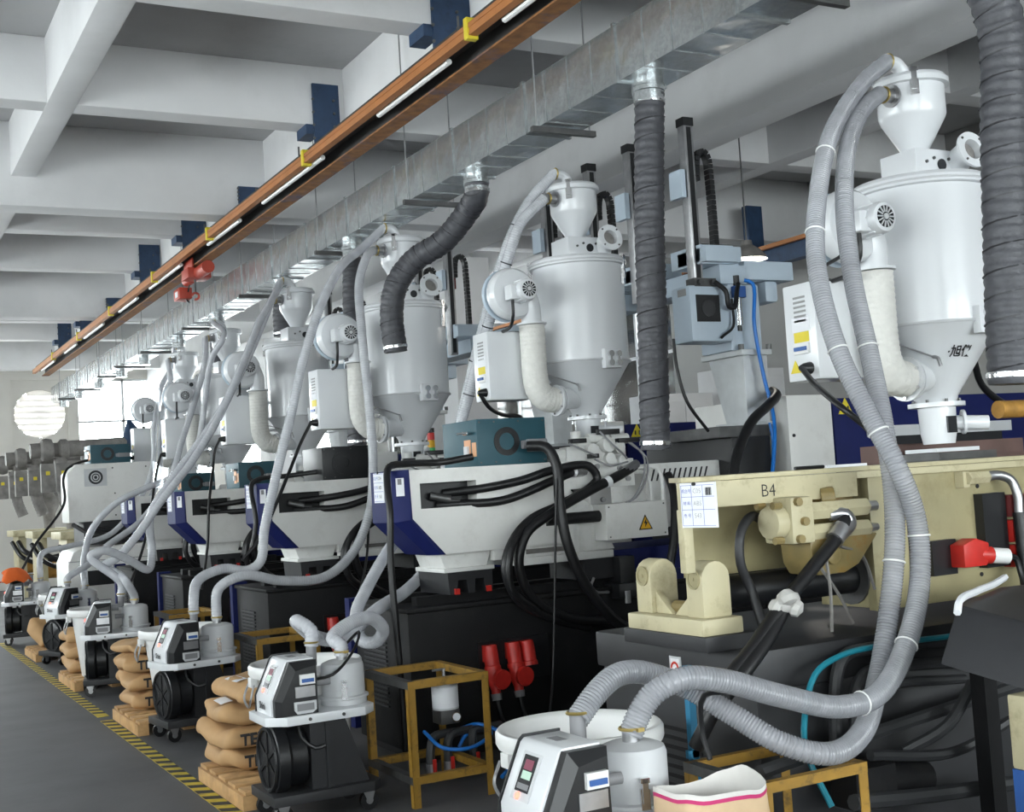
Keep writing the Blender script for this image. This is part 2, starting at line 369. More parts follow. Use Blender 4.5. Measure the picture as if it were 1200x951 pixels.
# ================================================================ overhead: duct, crane rail
du = thing('air_duct', 'long galvanised sheet metal air duct hung under the ceiling', 'duct', (4.34, 0, 4.0))
SEC = 1.13; DW = .17; DH = .345
def duct_section():
    b = M(); y0, y1 = .012, SEC - .012
    b.box(-DW, DW, y0, y1, 0, DH)
    return b.build('duct_section', 'galvanised', du)
s0 = duct_section(); f0 = M().box(-DW - .012, DW + .012, -.014, .014, -.012, DH + .012).build('flange', 'galvanised', du)
r0 = M().box(-DW - .004, -DW, -.006, .006, .004, DH - .004).build('stiffening_bead', 'galvanised', du); r1 = M().box(-DW + .01, DW - .01, -.006, .006, -.004, 0).build('bottom_bead', 'galvanised', du)
r0.hide_render = r1.hide_render = False
for k in range(0, 25):
    y = .45 + k * SEC
    for o in ((s0, f0) if k == 0 else [copy_tree(q, du) for q in (s0, f0)]): o.location = (0, y, 0)
    for j in (1, 2, 3):
        for q in ((r0, r1) if k == 0 and j == 1 else [copy_tree(z, du) for z in (r0, r1)]): q.location = (0, y + j * SEC / 4, 0)
def hanger(y):
    for x in (-DW - .035, DW + .035): M().cyl((x, y, -.03), (x, y, 1.55), .006, n=8).build('hanger_rod', 'steel', du)
    M().box(-DW - .075, DW + .075, y - .02, y + .02, -.052, -.014).build('hanger_bar', 'dark_steel', du)
for y in (4.6, 7.02, 9.15, 11.3, 13.9, 16.6, 19.2, 21.2, 22.75, 25.2, 27.2): hanger(y)
STUBS = (3.62, 6.03, 8.33, 10.96, 13.08, 15.75, 17.8, 20.06, 21.9, 23.95, 26.1, 28.1)
for y in STUBS:
    M().lathe([(.095, .012), (.095, -.04), (.1, -.045), (.1, -.07), (.092, -.075), (.092, -.13)], (0, y, 0), n=20).build('outlet_collar', 'galvanised', du)

def exhaust_hose(pts, label, r=.09, clamp_end=True):
    root = thing('exhaust_hose', label, 'hose', pts[0], 0, 'fabric exhaust hoses on the duct'); o = Vector(pts[0])
    P = [Vector(p) - o for p in pts]
    M().tube(P, r, n=18, step=.04, rib=(.052, .035)).build('hose_fabric', 'fabric_hose', root, ang=1.2)
    S = spline(P, .01); L = [0]
    for i in range(1, len(S)): L.append(L[-1] + (S[i] - S[i - 1]).length)
    # wire spiral
    u, _ = frame_of(S[1] - S[0]); W = []
    for i in range(0, len(S), 1):
        t = (S[min(i + 1, len(S) - 1)] - S[max(i - 1, 0)]).normalized(); u = (u - t * u.dot(t)).normalized(); v = t.cross(u)
        a = 2 * PI * L[i] / .104; W.append(S[i] + (u * math.cos(a) + v * math.sin(a)) * r * 1.035)
    M().tube(W, .0045, n=4, raw=True).build('wire_spiral', 'wire_dark', root)
    ends = [(S[0], S[3] - S[0])] + ([(S[-1], S[-1] - S[-4])] if clamp_end else [])
    for c, d in ends:
        d = d.normalized(); c = c + d * (.05 if (c - S[0]).length < .01 else -.04)
        M().lathe([(r * 1.06, -.012), (r * 1.07, 0), (r * 1.06, .012)], c, d, n=18, cap0=False, cap1=False).build('clamp_band', 'chrome', root)
    return root
exhaust_hose([(4.34, 3.62, 3.92), (4.35, 3.62, 3.86), (4.476, 3.6, 3.485), (4.461, 3.62, 3.001), (4.436, 3.64, 2.447), (4.421, 3.66, 1.934)], 'thick dark grey exhaust hose hanging beside the hopper of the beige machine', .098)
exhaust_hose([(4.35, 6.03, 3.92), (4.301, 6.05, 3.197), (4.282, 6.08, 2.432), (4.26, 6.1, 1.789)], 'dark grey exhaust hose hanging straight down between beige machine and hopper', .088)
exhaust_hose([(4.34, 8.33, 3.92), (4.34, 8.335, 3.85), (4.346, 8.5, 3.768), (4.215, 8.7, 3.564), (4.056, 8.95, 3.444), (3.941, 9.05, 3.261), (3.911, 9.1, 3.029), (3.93, 9.1, 2.742)], 'dark grey exhaust hose curving in an S over a white hopper', .092)
exhaust_hose([(4.34, 10.96, 3.92), (4.306, 10.96, 3.226), (4.314, 11, 2.665), (4.305, 11, 2.086)], 'dark exhaust hose hanging behind the widest white hopper', .088)
exhaust_hose([(4.34, 13.08, 3.92), (4.34, 13.085, 3.84), (4.327, 13.1, 3.624), (4.331, 13.12, 3.401)], 'dark exhaust hose just behind the loader of a mid-row hopper', .095)
exhaust_hose([(4.34, 15.75, 3.92), (4.34, 15.755, 3.84), (4.339, 15.77, 3.633), (4.339, 15.78, 3.359)], 'short dark exhaust hose hanging above a hopper near the far wall', .095)

# crane runway
rw = thing('crane_runway', 'overhead crane runway beam with orange conductor bar along the row', 'crane rail', (3.796, 0, 4.45))
b = M(); RX = .06
b.box(RX - .07, RX + .07, .5, 27.2, 0, .014).box(RX - .07, RX + .07, .5, 27.2, .23, .245); b.build('runway_flange', 'rust', rw)
M().box(RX - .006, RX + .006, .5, 27.2, .014, .23).build('runway_web', 'rail_dark', rw)  # web coloured dark to stand for the shadow between the flanges
M().prism([(-.19, .05), (-.13, .05), (-.13, .066), (-.135, .066), (-.135, .1), (-.13, .1), (-.13, .13), (-.19, .13), (-.19, .1), (-.185, .1), (-.185, .066), (-.19, .066)], 'y', .5, 27.2).build('conductor_bar', 'orange_rail', rw)
M().box(-.125, -.02, .5, 27.2, .1, .2).build('bar_carrier', 'rail_dark', rw)
for k in range(9):
    y = 4.9 + k * 2.5; M().cyl((-.09, y, .055), (-.09, y + (1.25 if k % 2 else 1.7), .055), .022, n=8).build('lamp_tube', 'tube_white', rw)
for y in (6.9, 10.1, 13.3, 16.0, 18.9, 21.7, 24.5):
    M().box(-.2, -.12, y, y + .05, .03, .17).build('insulator', 'label_yellow', rw, bev=.004)
    M().box(-.17, -.02, y + .16, y + .19, .13, .16).cyl((-.17, y + .175, .06), (-.17, y + .175, .24), .008, n=6).build('bar_clamp', 'dark_steel', rw)
for y, w_ in ((5.5, .3), (8.02, .34), (10.6, .26), (13.05, .3), (15.55, .36), (18.05, .3), (20.6, .26), (23.1, .3), (25.6, .26)):
    main = y in BEAM_MAIN; z1 = .57 if main else .93
    br = M().box(.095, min(.085 + w_, .402), y - .03, y - .001, .243, z1)
    if not main: br.box(.06, .2, y - .03, y + .06, .243, .3)
    br = br.build('bracket_plate', 'blue_steel', rw)
    bo = M()
    for i in range(4):
        for j in range(2): bo.cyl((.09 + j * .2, y - .03, .42 + i * .12 * (1 if not main else .35)), (.09 + j * .2, y - .045, .42 + i * .12 * (1 if not main else .35)), .012, n=6)
    bo.build('bolts', 'dark_steel', br)
    if not main: M().box(.02, .15, y - .02, y + .24, .46, .549).build('bracket_saddle', 'blue_steel', rw)
ho = thing('hoist_trolley', 'red electric hoist trolley hanging under the crane runway', 'hoist', (3.856, 14.8, 4.45))
M().box(-.14, .14, -.16, .16, -.14, -.02).box(-.1, -.075, -.2, .2, -.02, .09).box(.075, .1, -.2, .2, -.02, .09).build('trolley', 'hoist_red', ho, bev=.01)
M().cyl((0, -.55, -.08), (0, -.16, -.08), .075).build('drive_motor', 'hoist_red', ho); M().cyl((0, .16, -.08), (0, .45, -.08), .07).build('hoist_motor', 'hoist_red', ho)
M().cyl((-.02, 0, -.14), (-.02, 0, -.3), .012, n=8).build('hook_rod', 'dark_steel', ho)
M().torus((-.02, 0, -.34), (0, 1, 0), .04, .014, arc=.8).build('hook', 'hoist_red', ho)
M().box(-.11, .05, .42, .72, -.3, -.16).build('hoist_gearbox', 'hoist_red', ho, bev=.015)
M().box(-.115, -.11, .5, .62, -.27, -.2).build('label_plate', 'paper', ho)
M().tube([(0, .3, -.12), (0, .5, -.3), (0, .4, -.35)], .01, n=6).build('cable', 'black_rubber', ho)

# second rail with lamp far right
r2 = thing('side_crane_rail', 'dark blue crane rail with orange bar along the far grey wall', 'crane rail', (10.6, 0, 4.2))
M().box(-.08, .08, 2, 28, 0, .02).box(-.008, .008, 2, 28, .02, .22).box(-.08, .08, 2, 28, .22, .24).build('rail_beam', 'blue_steel', r2)
M().box(-.16, -.1, 2, 28, .2, .25).build('conductor_bar', 'orange_rail', r2)
for y in (5.4, 12.6, 20.5): M().box(-.1, .15, y, y + .1, .24, .85).build('bracket', 'blue_steel', r2)
lp = thing('pendant_lamp', 'bell shaped industrial pendant lamp shining behind the robot', 'lamp', (8.3, 10.0, 3.78))
M().lathe([(.2, 0), (.19, .03), (.13, .1), (.06, .15), (.05, .2)], n=24, cap0=False).build('shade', 'dusty_grey', lp)
M().cyl((0, 0, .2), (0, 0, 1.775), .008, n=6).build('stem', 'dark_steel', lp)
M().lathe([(.02, .1), (.05, .06), (.045, .02), (.01, 0)], n=12).build('bulb', 'lamp_glow', lp)
lt = bpy.data.lights.new('pendant_lamp_light', 'POINT'); lt.energy = 60; lt.color = (1, .95, .85); lt.shadow_soft_size = .05
lo = bpy.data.objects.new('pendant_lamp_light', lt); COL.objects.link(lo); lo.location = (8.3, 10.0, 3.76)
# grey cabinets and partition far behind the machines
for i, (x, y, wx, h) in enumerate(((8.6, 12.3, .9, 2.6), (9.7, 12.35, 1.0, 2.9))):
    c = thing('steel_cabinet', ['tall pale grey steel cabinet behind the robot stand', 'taller grey steel cabinet next to the pale one'][i], 'cabinet', (x, y, 0))
    M().box(0, wx, 0, .5, 0, h).build('body', 'light_grey', c, bev=.01)
    for k in range(2): d = M().box(.02 + k * wx / 2, wx / 2 - .02 + k * wx / 2, -.02, 0, .1, h - .1).build('door', 'light_grey', c, bev=.006); M().box(wx / 2 - .05 + k * .07, wx / 2 - .03 + k * .07, -.05, -.02, h * .45, h * .55).build('handle', 'dark_steel', d)

# ================================================================ hopper dryers
def bolt_ring(b, c, ax, R, n, r=.008, h=.014):
    d = Vector(ax).normalized(); u, v = frame_of(d); c = Vector(c)
    for k in range(n):
        t = 2 * PI * (k + .5) / n; p = c + (u * math.cos(t) + v * math.sin(t)) * R; b.cyl(p, p + d * h, r, n=6)
    return b
def toggle(parent, c, out, h=.1, w_=.022):
    o = Vector(out).normalized(); t = Vector((-o.y, o.x, 0)); c = Vector(c); b = M()
    def blk(z0, z1, d0, d1, hw):
        vs = [c + t * a + o * d + Vector((0, 0, z)) for z in (z0, z1) for d in (d0, d1) for a in (-hw, hw)]
        b.add(vs, [(0, 1, 3, 2), (4, 6, 7, 5), (0, 4, 5, 1), (2, 3, 7, 6), (0, 2, 6, 4), (1, 5, 7, 3)])
    blk(-h * .5, h * .15, 0, .018, w_ * .6); blk(-h * .3, h * .5, .012, .024, w_ * .38); blk(h * .36, h * .52, 0, .024, w_ * .6)
    return b.build('latch', 'chrome', parent)
def hopper(label, loc, scale=1., marks=False):
    t = thing('hopper_dryer', label, 'hopper dryer', loc, 0, 'white hopper dryers on the machines', scale)
    # throat
    b = M(); b.lathe([(.135, -.022), (.135, 0)], n=28).lathe([(.075, -.2), (.085, -.15), (.09, -.022)], n=4 * 5); b.box(-.13, .16, -.1, .1, -.24, -.222)
    th = b.build('throat', 'white_enamel', t)
    M().box(-.03, .03, -.092, -.083, -.15, -.07).build('sight_glass', 'display', th)
    M().cyl((.07, -.04, -.1), (.2, -.13, -.11), .035).cyl((.1, -.06, -.1), (.11, -.067, -.1), .06).build('drain_spout', 'white_enamel', th)
    bolt_ring(M(), (0, 0, -.0), (0, 0, 1), .115, 8).build('bolts', 'dark_steel', th)
    M().lathe([(.1, 0), (.105, .03), (.315, .355), (.322, .36)], n=40, cap0=True, cap1=True).build('cone', 'white_enamel', t)
    M().lathe([(.315, .37), (.315, 1.03)], n=40).build('drum', 'white_enamel', t)
    M().torus((0, 0, .365), (0, 0, 1), .32, .009, n=40).build('seam_ring', 'light_grey', t)
    lid = M().lathe([(.32, 1.02), (.337, 1.025), (.337, 1.06), (.322, 1.078), (.2, 1.086), (0.001, 1.09)], n=40).build('lid', 'white_enamel', t)
    M().torus((0, 0, 1.042), (0, 0, 1), .338, .006, n=40).build('lid_seam', 'light_grey', lid)
    # loader
    b = M().box(-.14, .12, -.13, .1, 1.086, 1.225); lb = b.build('loader_base', 'white_enamel', t, bev=.006)
    M().cyl((.03, -.131, 1.15), (.03, -.137, 1.15), .028).build('port_hole', 'display', lb)
    q = M(); [q.cyl((.03 + dx, -.13, 1.15 + dz), (.03 + dx, -.138, 1.15 + dz), .008, n=8) for dx, dz in ((-.05, .03), (.05, .03), (0, -.048), (-.1, .01))]; q.build('screws', 'dark_steel', lb)
    lc = M().lathe([(.052, 1.22), (.155, 1.4), (.162, 1.42), (.162, 1.56)], n=32).build('loader_cone', 'white_enamel', t)
    ll = M().lathe([(.17, 1.555), (.185, 1.56), (.185, 1.585), (.17, 1.605), (.08, 1.615), (.001, 1.617)], n=32).build('loader_lid', 'white_enamel', t)
    a0 = (.66, -.75)
    toggle(lc, (-.162 * .64, -.162 * .77, 1.55), (-.64, -.77, 0), .13, .034); toggle(lc, (-.162 * .87, .162 * .5, 1.55), (-.87, .5, 0), .13, .034)
    M().tube([(-.02, .02, 1.61), (-.025, .02, 1.65), (-.06, .02, 1.685), (-.13, .015, 1.69)], .036, n=14, step=.015).build('inlet_elbow', 'white_enamel', t)
    sp = M().cyl((-.15, -.03, 1.5), (-.26, -.04, 1.5), .034).lathe([(.055, 0), (.055, .01)], (-.16, -.031, 1.5), (-1, -.09, 0)).build('suction_port', 'steel', t)
    M().torus((-.22, -.037, 1.5), (1, .09, 0), .036, .006).torus((-.12, .015, 1.69), (1, 0, 0), .038, .006).build('hose_clamps', 'brass', sp)
    # exhaust elbow on lid
    el = M().tube([(.15, -.1, 1.07), (.15, -.1, 1.12), (.145, -.14, 1.18), (.14, -.22, 1.205)], .06, n=20, step=.015, cap=False)
    el.lathe([(.06, 0), (.092, 0), (.092, .014), (.052, .014), (.052, -.05)], (.14, -.22, 1.205), (-.05, -1, .2), n=24, cap0=False, cap1=False); el = el.build('exhaust_elbow', 'white_enamel', t)
    M().lathe([(.051, 0), (.051, .002)], (.141, -.19, 1.2), (-.05, -1, .2), n=20).build('elbow_opening', 'dusty_grey', el)
    bolt_ring(M(), (.139, -.234, 1.208), (-.05, -1, .2), .078, 4, .006, .006).build('bolts', 'dark_steel', el)
    toggle(t, (-.322 * .85, .322 * .53, 1.03), (-.85, .53, 0), .11, .05); toggle(t, (.318 * .62, -.318 * .785, .98), (.62, -.785, 0), .2, .034)
    # seam hinge box
    ang = -1.5; hb = M(); c, s_ = math.cos(ang), math.sin(ang)
    hb.box(.3, .345, -.07, .07, .3, .43); hb.rot(0, ang, (0, 0, 1), (0, 0, 0)); hb = hb.build('clamp_block', 'white_enamel', t, bev=.006)
    q = M()
    for dy in (-.025, .04):
        for dz in (.335, .395): q.cyl((.345, dy, dz), (.362, dy, dz), .022, n=10)
        q.box(.345, .357, dy - .008, dy + .008, .325, .405)
    q.rot(0, ang, (0, 0, 1), (0, 0, 0)); q.build('clamp_bolts', 'chrome', hb)
    # blower
    bx_, by, bz = -.6, -.12, .82
    b = M().lathe([(.12, -.075), (.155, -.06), (.17, -.03), (.175, 0), (.17, .03), (.155, .05), (.06, .055)], (bx_, by, bz), (0, -1, 0), n=32)
    b.tube([(bx_ + .1, by, bz + .02), (bx_ + .135, by, bz - .07), (bx_ + .14, by, bz - .2)], .068, n=16, step=.03)
    b.lathe([(.1, 0), (.1, .012)], (bx_ + .14, by, bz - .205), (0, 0, 1), n=24); bl = b.build('blower_housing', 'white_enamel', t)
    M().lathe([(.164, 0), (.176, .012), (.14, .03)], (bx_, by + .075, bz), (0, 1, 0), n=28).build('filter_pad', 'robot_blue', bl)
    mo = M().lathe([(.065, .05), (.072, .09), (.072, .2), (.065, .222), (.055, .225)], (bx_ + .01, by, bz), (0, -1, 0), n=24)
    for k in range(12):
        a = 2 * PI * k / 12; mo.cyl((bx_ + .01 + .073 * math.cos(a), by - .1, bz + .073 * math.sin(a)), (bx_ + .01 + .073 * math.cos(a), by - .19, bz + .073 * math.sin(a)), .005, n=5)
    mo = mo.build('blower_motor', 'white_enamel', t)
    M().cyl((bx_ + .01, by - .222, bz), (bx_ + .01, by - .227, bz), .05, n=20).build('fan_grille', 'display', mo)
    g = M()
    for k in range(14):
        a = 2 * PI * k / 14; g.box(bx_ + .012 + .018, bx_ + .012 + .048, by - .231, by - .226, bz - .0028, bz + .0028); g.rot(len(g.v) - 8, a, (0, 1, 0), (bx_ + .01, by, bz))
    g.cyl((bx_ + .01, by - .224, bz), (bx_ + .01, by - .233, bz), .014, n=10); g.build('grille_spokes', 'light_grey', mo)
    M().box(bx_ - .1, bx_ - .03, by - .18, by - .09, bz - .06, bz + .035).build('terminal_box', 'white_enamel', mo, bev=.008)
    px = bx_ + .14
    ip = M().tube([(px, by, .61), (px, by, .45), (px, by, .3), (px + .015, by, .19), (px + .07, by + .005, .125), (px + .15, by + .01, .11)], .085, n=18, step=.02, rib=(.028, .02)).build('insulated_pipe', 'insulation', t, ang=1.2)
    inl = M().tube([(px + .145, by + .01, .11), (-.2, -.07, .12), (-.02, 0, .13)], .072, n=18, step=.05).lathe([(.105, 0), (.105, .014)], (px + .15, by + .01, .11), (1, .1, 0), n=24).lathe([(.1, 0), (.1, .014)], (px + .175, by + .012, .11), (1, .1, 0), n=24).build('air_inlet', 'white_enamel', t)
    bolt_ring(M(), (px + .148, by + .01, .11), (-1, -.1, 0), .09, 6, .008, .012).build('bolts', 'chrome', inl)
    M().tube([(-.16, -.155, .21), (-.17, -.19, .2), (-.165, -.2, .16)], .009, n=8, step=.02).tube([(-.16, -.155, .21), (-.3, -.1, .27), (-.45, -.13, .3)], .005, n=6).build('temperature_probe', 'steel', t)
    # control box
    X0, X1, Y0, Y1, Z0, Z1 = -.75, -.42, -.02, .19, .13, .585
    cb = M().box(X0, X1, Y0, Y1, Z0, Z1).build('control_box', 'white_enamel', t, bev=.008)
    q = M(); [q.box(X0 - .003, X0 + .002, Y0 + .06, Y0 + .14, Z1 - .07 - k * .022, Z1 - .06 - k * .022) for k in range(6)]; q.build('vent_slots', 'stain_grey', cb)
    M().box(X0 - .003, X0, Y0 + .04, Y0 + .16, .36, .43).build('rating_sticker', 'paper', cb)
    M().box(X0 - .003, X0, Y0 + .05, Y0 + .15, .31, .358).build('warning_sticker', 'label_yellow', cb)
    M().box(X0 - .012, X0, Y0 + .05, Y0 + .15, .255, .305).build('breaker', 'plastic_white', cb)
    M().box(X0 - .02, X0 - .012, Y0 + .06, Y0 + .14, .27, .288).build('breaker_toggle', 'breaker_blue', cb)
    M().prism([(Y0 + .12, .17), (Y0 + .19, .17), (Y0 + .155, .23)], 'x', X0 - .003, X0).build('warning_triangle', 'label_yellow', cb)
    M().lathe([(.03, 0), (.022, .04), (.012, .06)], (X0, Y0 + .06, .185), (-1, 0, 0), n=12).build('cable_gland', 'black_plastic', cb)
    M().box(-.45, -.28, .06, .08, .5, .53).box(-.45, -.2, .06, .08, .24, .27).build('support_bracket', 'white_enamel', t)
    M().tube([(bx_ - .065, by - .13, bz - .05), (bx_ - .068, by - .13, .66), (bx_ - .05, by - .06, .6), (bx_ - .02, .0, .585), (bx_ + .02, .05, .6)], .011, n=8).build('motor_cable', 'black_rubber', t)
    if marks:
        def on_cone(u, v):
            z = .225 + v; r = .105 + (.315 - .105) * (z - .03) / .325 + .003; a = -1.83 + u / r; return (r * math.cos(a), r * math.sin(a), z)
        text('·旭仪', .056, 'ink', t, (0, 0, 0), (1, 0, 0), (0, 0, 1), .0012, fn=on_cone)
    return t
HOPS = [((4.87, 4.5, 1.915), 1.03, 'white hopper dryer on the beige machine, next to thick hanging hose'),
        ((4.55, 7.3, 2.07), 1.0, 'white hopper dryer above the teal box with a black plug'),
        ((4.42, 10.0, 2.05), 1.12, 'widest white hopper dryer with an S-shaped exhaust hose in front'),
        ((4.36, 12.7, 2.08), 1.1, 'white hopper dryer behind black box, beside the widest hopper'),
        ((4.36, 15.45, 2.06), 1.08, 'white hopper dryer with bundled pale hoses crossing in front'),
        ((4.5, 18.1, 2.14), 1.05, 'white hopper dryer on the cream machine with a side fan')]
hop = [hopper(HOPS[i][2], HOPS[i][0], HOPS[i][1], i == 0) for i in range(1)]
h2 = hopper(HOPS[1][2], HOPS[1][0], HOPS[1][1]); hop.append(h2)
for l, s, n in HOPS[2:]: hop.append(dup(h2, n, l, 0, None, s))
def port_a(i): s = HOPS[i][1]; x, y, z = HOPS[i][0]; return (x - .13 * s, y + .015 * s, z + 1.69 * s)
def gland(i): s = HOPS[i][1]; x, y, z = HOPS[i][0]; return (x - .8 * s, y + .04 * s, z + .185 * s)
def port_b(i): s = HOPS[i][1]; x, y, z = HOPS[i][0]; return (x - .25 * s, y - .04 * s, z + 1.5 * s)

# ================================================================ loader carts
def cart(label, loc, rz=0.):
    t = thing('loader_cart', label, 'vacuum loader', loc, rz, 'wheeled vacuum loaders along the aisle')
    b = M().prism([(-.27, -.14), (-.18, -.225), (.24, -.225), (.32, -.14), (.32, .14), (.24, .2), (-.18, .2), (-.27, .14)], 'z', .497, .542)
    tr = b.build('tray', 'white_enamel', t, bev=.004)
    q = M(); [q.cyl((x, -.225, .52), (x, -.232, .52), .009, n=8) for x in (-.06, .12)]; q.build('screws', 'dark_steel', tr)
    T = .543; HT = .818
    hd = M().prism([(-.24, T), (-.24, .625), (-.155, .805), (-.14, HT), (0, HT), (.0, T)], 'y', -.15, .1).build('control_head', 'white_enamel', t, bev=.008)
    prof2 = [(-.228, T), (-.228, .625), (-.145, .81), (.0, .81), (.0, T)]; prof3 = [(-.195, T), (-.195, .615), (-.118, .765), (-.012, .785), (-.006, T)]
    sp = M().rings([[(x, -.15, z) for x, z in prof2], [(x, -.185, z) for x, z in prof2], [(x, -.205, z) for x, z in prof3]]).build('side_panel', 'black_plastic', t, ang=.1)
    M().prism([(-.245, T), (-.245, .625), (-.157, .812), (-.14, .825), (0, .825), (.0, T)], 'y', .1, .108).build('rear_panel', 'black_plastic', t)
    M().box(-.1, -.022, -.222, -.203, .695, .745).build('breaker', 'plastic_white', sp); M().box(-.093, -.03, -.229, -.222, .706, .724).build('breaker_toggle', 'breaker_blue', sp)
    M().box(-.125, -.02, -.21, -.2, .63, .685).build('rating_plate', 'steel', sp)
    M().prism([(-.135, .61), (-.018, .61), (-.018, .565), (-.04, .55), (-.12, .55), (-.135, .57)], 'y', -.216, -.2).build('socket_cover', 'light_grey', sp); M().box(-.122, -.032, -.219, -.216, .565, .6).build('socket_window', 'grey_plastic', sp)
    d = Vector((.085, 0, .18)).normalized(); nrm = Vector((-d.z, 0, d.x)); c0 = Vector((-.1975, 0, .715))
    def slab(y0, y1, a0, a1, h, name, m, par):
        vs = [c0 + Vector((0, y, 0)) + d * a + nrm * hh for hh in (0, h) for a in (a0, a1) for y in (y0, y1)]
        return M().add(vs, [(0, 1, 3, 2), (4, 6, 7, 5), (0, 4, 5, 1), (2, 3, 7, 6), (0, 2, 6, 4), (1, 5, 7, 3)]).build(name, m, par)
    dp = slab(-.07, .045, -.075, .078, .004, 'display_bezel', 'light_grey', hd)
    slab(-.055, .03, -.048, .068, .006, 'screen', 'display', dp); slab(-.04, .012, .022, .054, .007, 'readout', 'lcd_red', dp); slab(-.045, .012, -.008, .018, .007, 'readout', 'lcd_green', dp)
    slab(-.05, .02, -.04, -.022, .007, 'keypad', 'ink_grey', dp)
    M().lathe([(.013, 0), (.011, .006)], c0 + d * -.062 + nrm * .004, nrm, n=12).build('indicator_lamp', 'led_red', dp)
    text('Shini', .052, 'ink', hd, (-.2415, -.01, .585), (0, -1, 0), (0, 0, 1), .001)
    M().box(-.1, -.06, -.05, .02, HT, HT + .0015).build('top_marking', 'ink_grey', hd)
    pt = M().lathe([(.122, .543), (.122, .57), (.133, .575), (.133, .585), (.115, .59), (.115, .735), (.108, .755), (.075, .768), (.001, .771)], (.2, -.02, 0), n=32).build('filter_pot', 'light_grey', t)
    toggle(pt, (.2 - .115 * .3, -.02 - .115 * .95, .625), (-.3, -.95, 0), .1, .025)
    M().cyl((.03, -.09, .68), (.1, -.1, .68), .02, n=12).build('pressure_switch', 'grey_plastic', pt)
    M().cyl((.2, -.02, .765), (.2, -.02, .82), .03).build('pot_spigot', 'steel', pt); M().torus((.2, -.02, .812), (0, 0, 1), .036, .006).box(.195, .22, -.075, -.055, .806, .818).build('hose_clamp', 'brass', pt)
    sg = M().cyl((.08, .12, .74), (.085, .125, .87), .028).build('suction_spigot', 'grey_plastic', t); M().torus((.0845, .1245, .86), (.04, .04, 1), .035, .006).build('hose_clamp', 'brass', sg)
    M().cyl((0, .05, .75), (.06, .055, .75), .03).build('cable_gland', 'grey_plastic', t)
    pf = [(-.04, .497), (.15, .497), (.27, .15), (-.04, .15)]
    M().prism(pf, 'y', -.15, -.12).prism(pf, 'y', .12, .15).box(-.04, -.01, -.12, .12, .15, .497).build('stand', 'charcoal', t)
    M().box(.04, .065, -.165, -.15, .15, .49).build('stand_rib', 'charcoal', t)
    bw = M().lathe([(.162, -.075), (.178, -.065), (.181, -.01), (.17, .005), (.155, .01), (.155, .09), (.14, .105)], (-.15, -.01, .31), (1, 0, 0), n=36).build('blower', 'black_plastic', t)
    M().torus((-.227, -.01, .31), (1, 0, 0), .157, .012, n=36).build('cover_rim', 'black_plastic', bw)
    g = M().cyl((-.22, -.01, .31), (-.237, -.01, .31), .035)
    for k in range(6):
        i0 = len(g.v); g.box(-.232, -.222, -.024, .004, .34, .45); g.rot(i0, k * PI / 3, (1, 0, 0), (-.226, -.01, .31))
    g.build('cover_spokes', 'black_steel', bw)
    M().tube([(-.08, -.1, .49), (-.08, -.13, .42), (-.02, -.165, .36), (.03, -.18, .37)], .011, n=8).build('cable', 'black_rubber', t)
    bs = M().prism([(-.26, -.2), (.28, -.2), (.33, -.16), (.33, .16), (.28, .2), (-.26, .2)], 'z', .1, .15).build('base_plate', 'charcoal', t, bev=.004)
    for x in (-.2, .26):
        for y in (-.15, .15):
            c = M().cyl((x, y - .014, .048), (x, y + .014, .048), .048, n=18).build('caster', 'black_rubber', bs)
            M().cyl((x, y - .017, .048), (x, y + .017, .048), .02, n=10).prism([(x - .035, .1), (x + .03, .1), (x + .012, .045), (x - .012, .045)], 'y', y - .024, y - .018).prism([(x - .035, .1), (x + .03, .1), (x + .012, .045), (x - .012, .045)], 'y', y + .018, y + .024).build('caster_fork', 'steel', c)
    return t
CX = 2.1
CART = [(2.1, 3.57, .0), (2.14, 6.4, 0), (2.2, 9.1, .12), (2.15, 11.75, -.2), (2.2, 14.5, .45), (2.07, 17.15, -.15)]
c0_ = cart('loader cart beside the open kraft bag with pink edge', (CART[0][0], CART[0][1], 0), CART[0][2])
CL = ['loader cart next to four bags, pale hose coiled in a loop above', 'loader cart standing before the bin with red brush marks', 'loader cart in front of three bags, turned edge-on',
      'loader cart whose head turns toward the aisle, beside bin with round emblem', 'loader cart with orange and white cloth over its head']
carts = [c0_] + [dup(c0_, CL[i - 1], (CART[i][0], CART[i][1], 0), CART[i][2]) for i in range(1, 6)]
def spig(i, p):
    x, y, r = CART[i]; c, s_ = math.cos(r), math.sin(r); return (x + p[0] * c - p[1] * s_, y + p[0] * s_ + p[1] * c, p[2])
def s_pot(i, dz=0): return spig(i, (.2, -.02, .79 + dz))
def s_suc(i, dz=0): return spig(i, (.085 + dz * .05, .125 + dz * .05, .84 + dz))

# ================================================================ bins, pallets, bags, frames
def bin_(label, loc, scale=1.):
    t = thing('material_bin', label, 'bin', loc, 0, 'white round plastic bins behind the loaders', scale)
    M().lathe([(.001, 0), (.19, 0), (.2, .01), (.262, .56), (.27, .6), (.275, .62), (.305, .625), (.312, .64), (.312, .68), (.303, .694), (.285, .694), (.262, .67), (.25, .56), (.188, .03), (.001, .025)], n=44, cap0=False, cap1=False).build('bucket', 'plastic_white', t, ang=.9)
    M().lathe([(.001, .55), (.25, .55)], n=32, cap0=False, cap1=False).build('plastic_granules', 'plastic_white', t)
    for s in (-1, 1):
        lug = M().box(s * .3 - .02, s * .3 + .02, -.03, .03, .57, .63).build('lug', 'plastic_white', t, bev=.006)
        M().tube([(s * .31, -.05, .59), (s * .335, -.06, .5), (s * .33, 0, .45), (s * .335, .06, .5), (s * .31, .05, .59)], .006, n=6, step=.02).build('handle', 'steel', t)
    return t
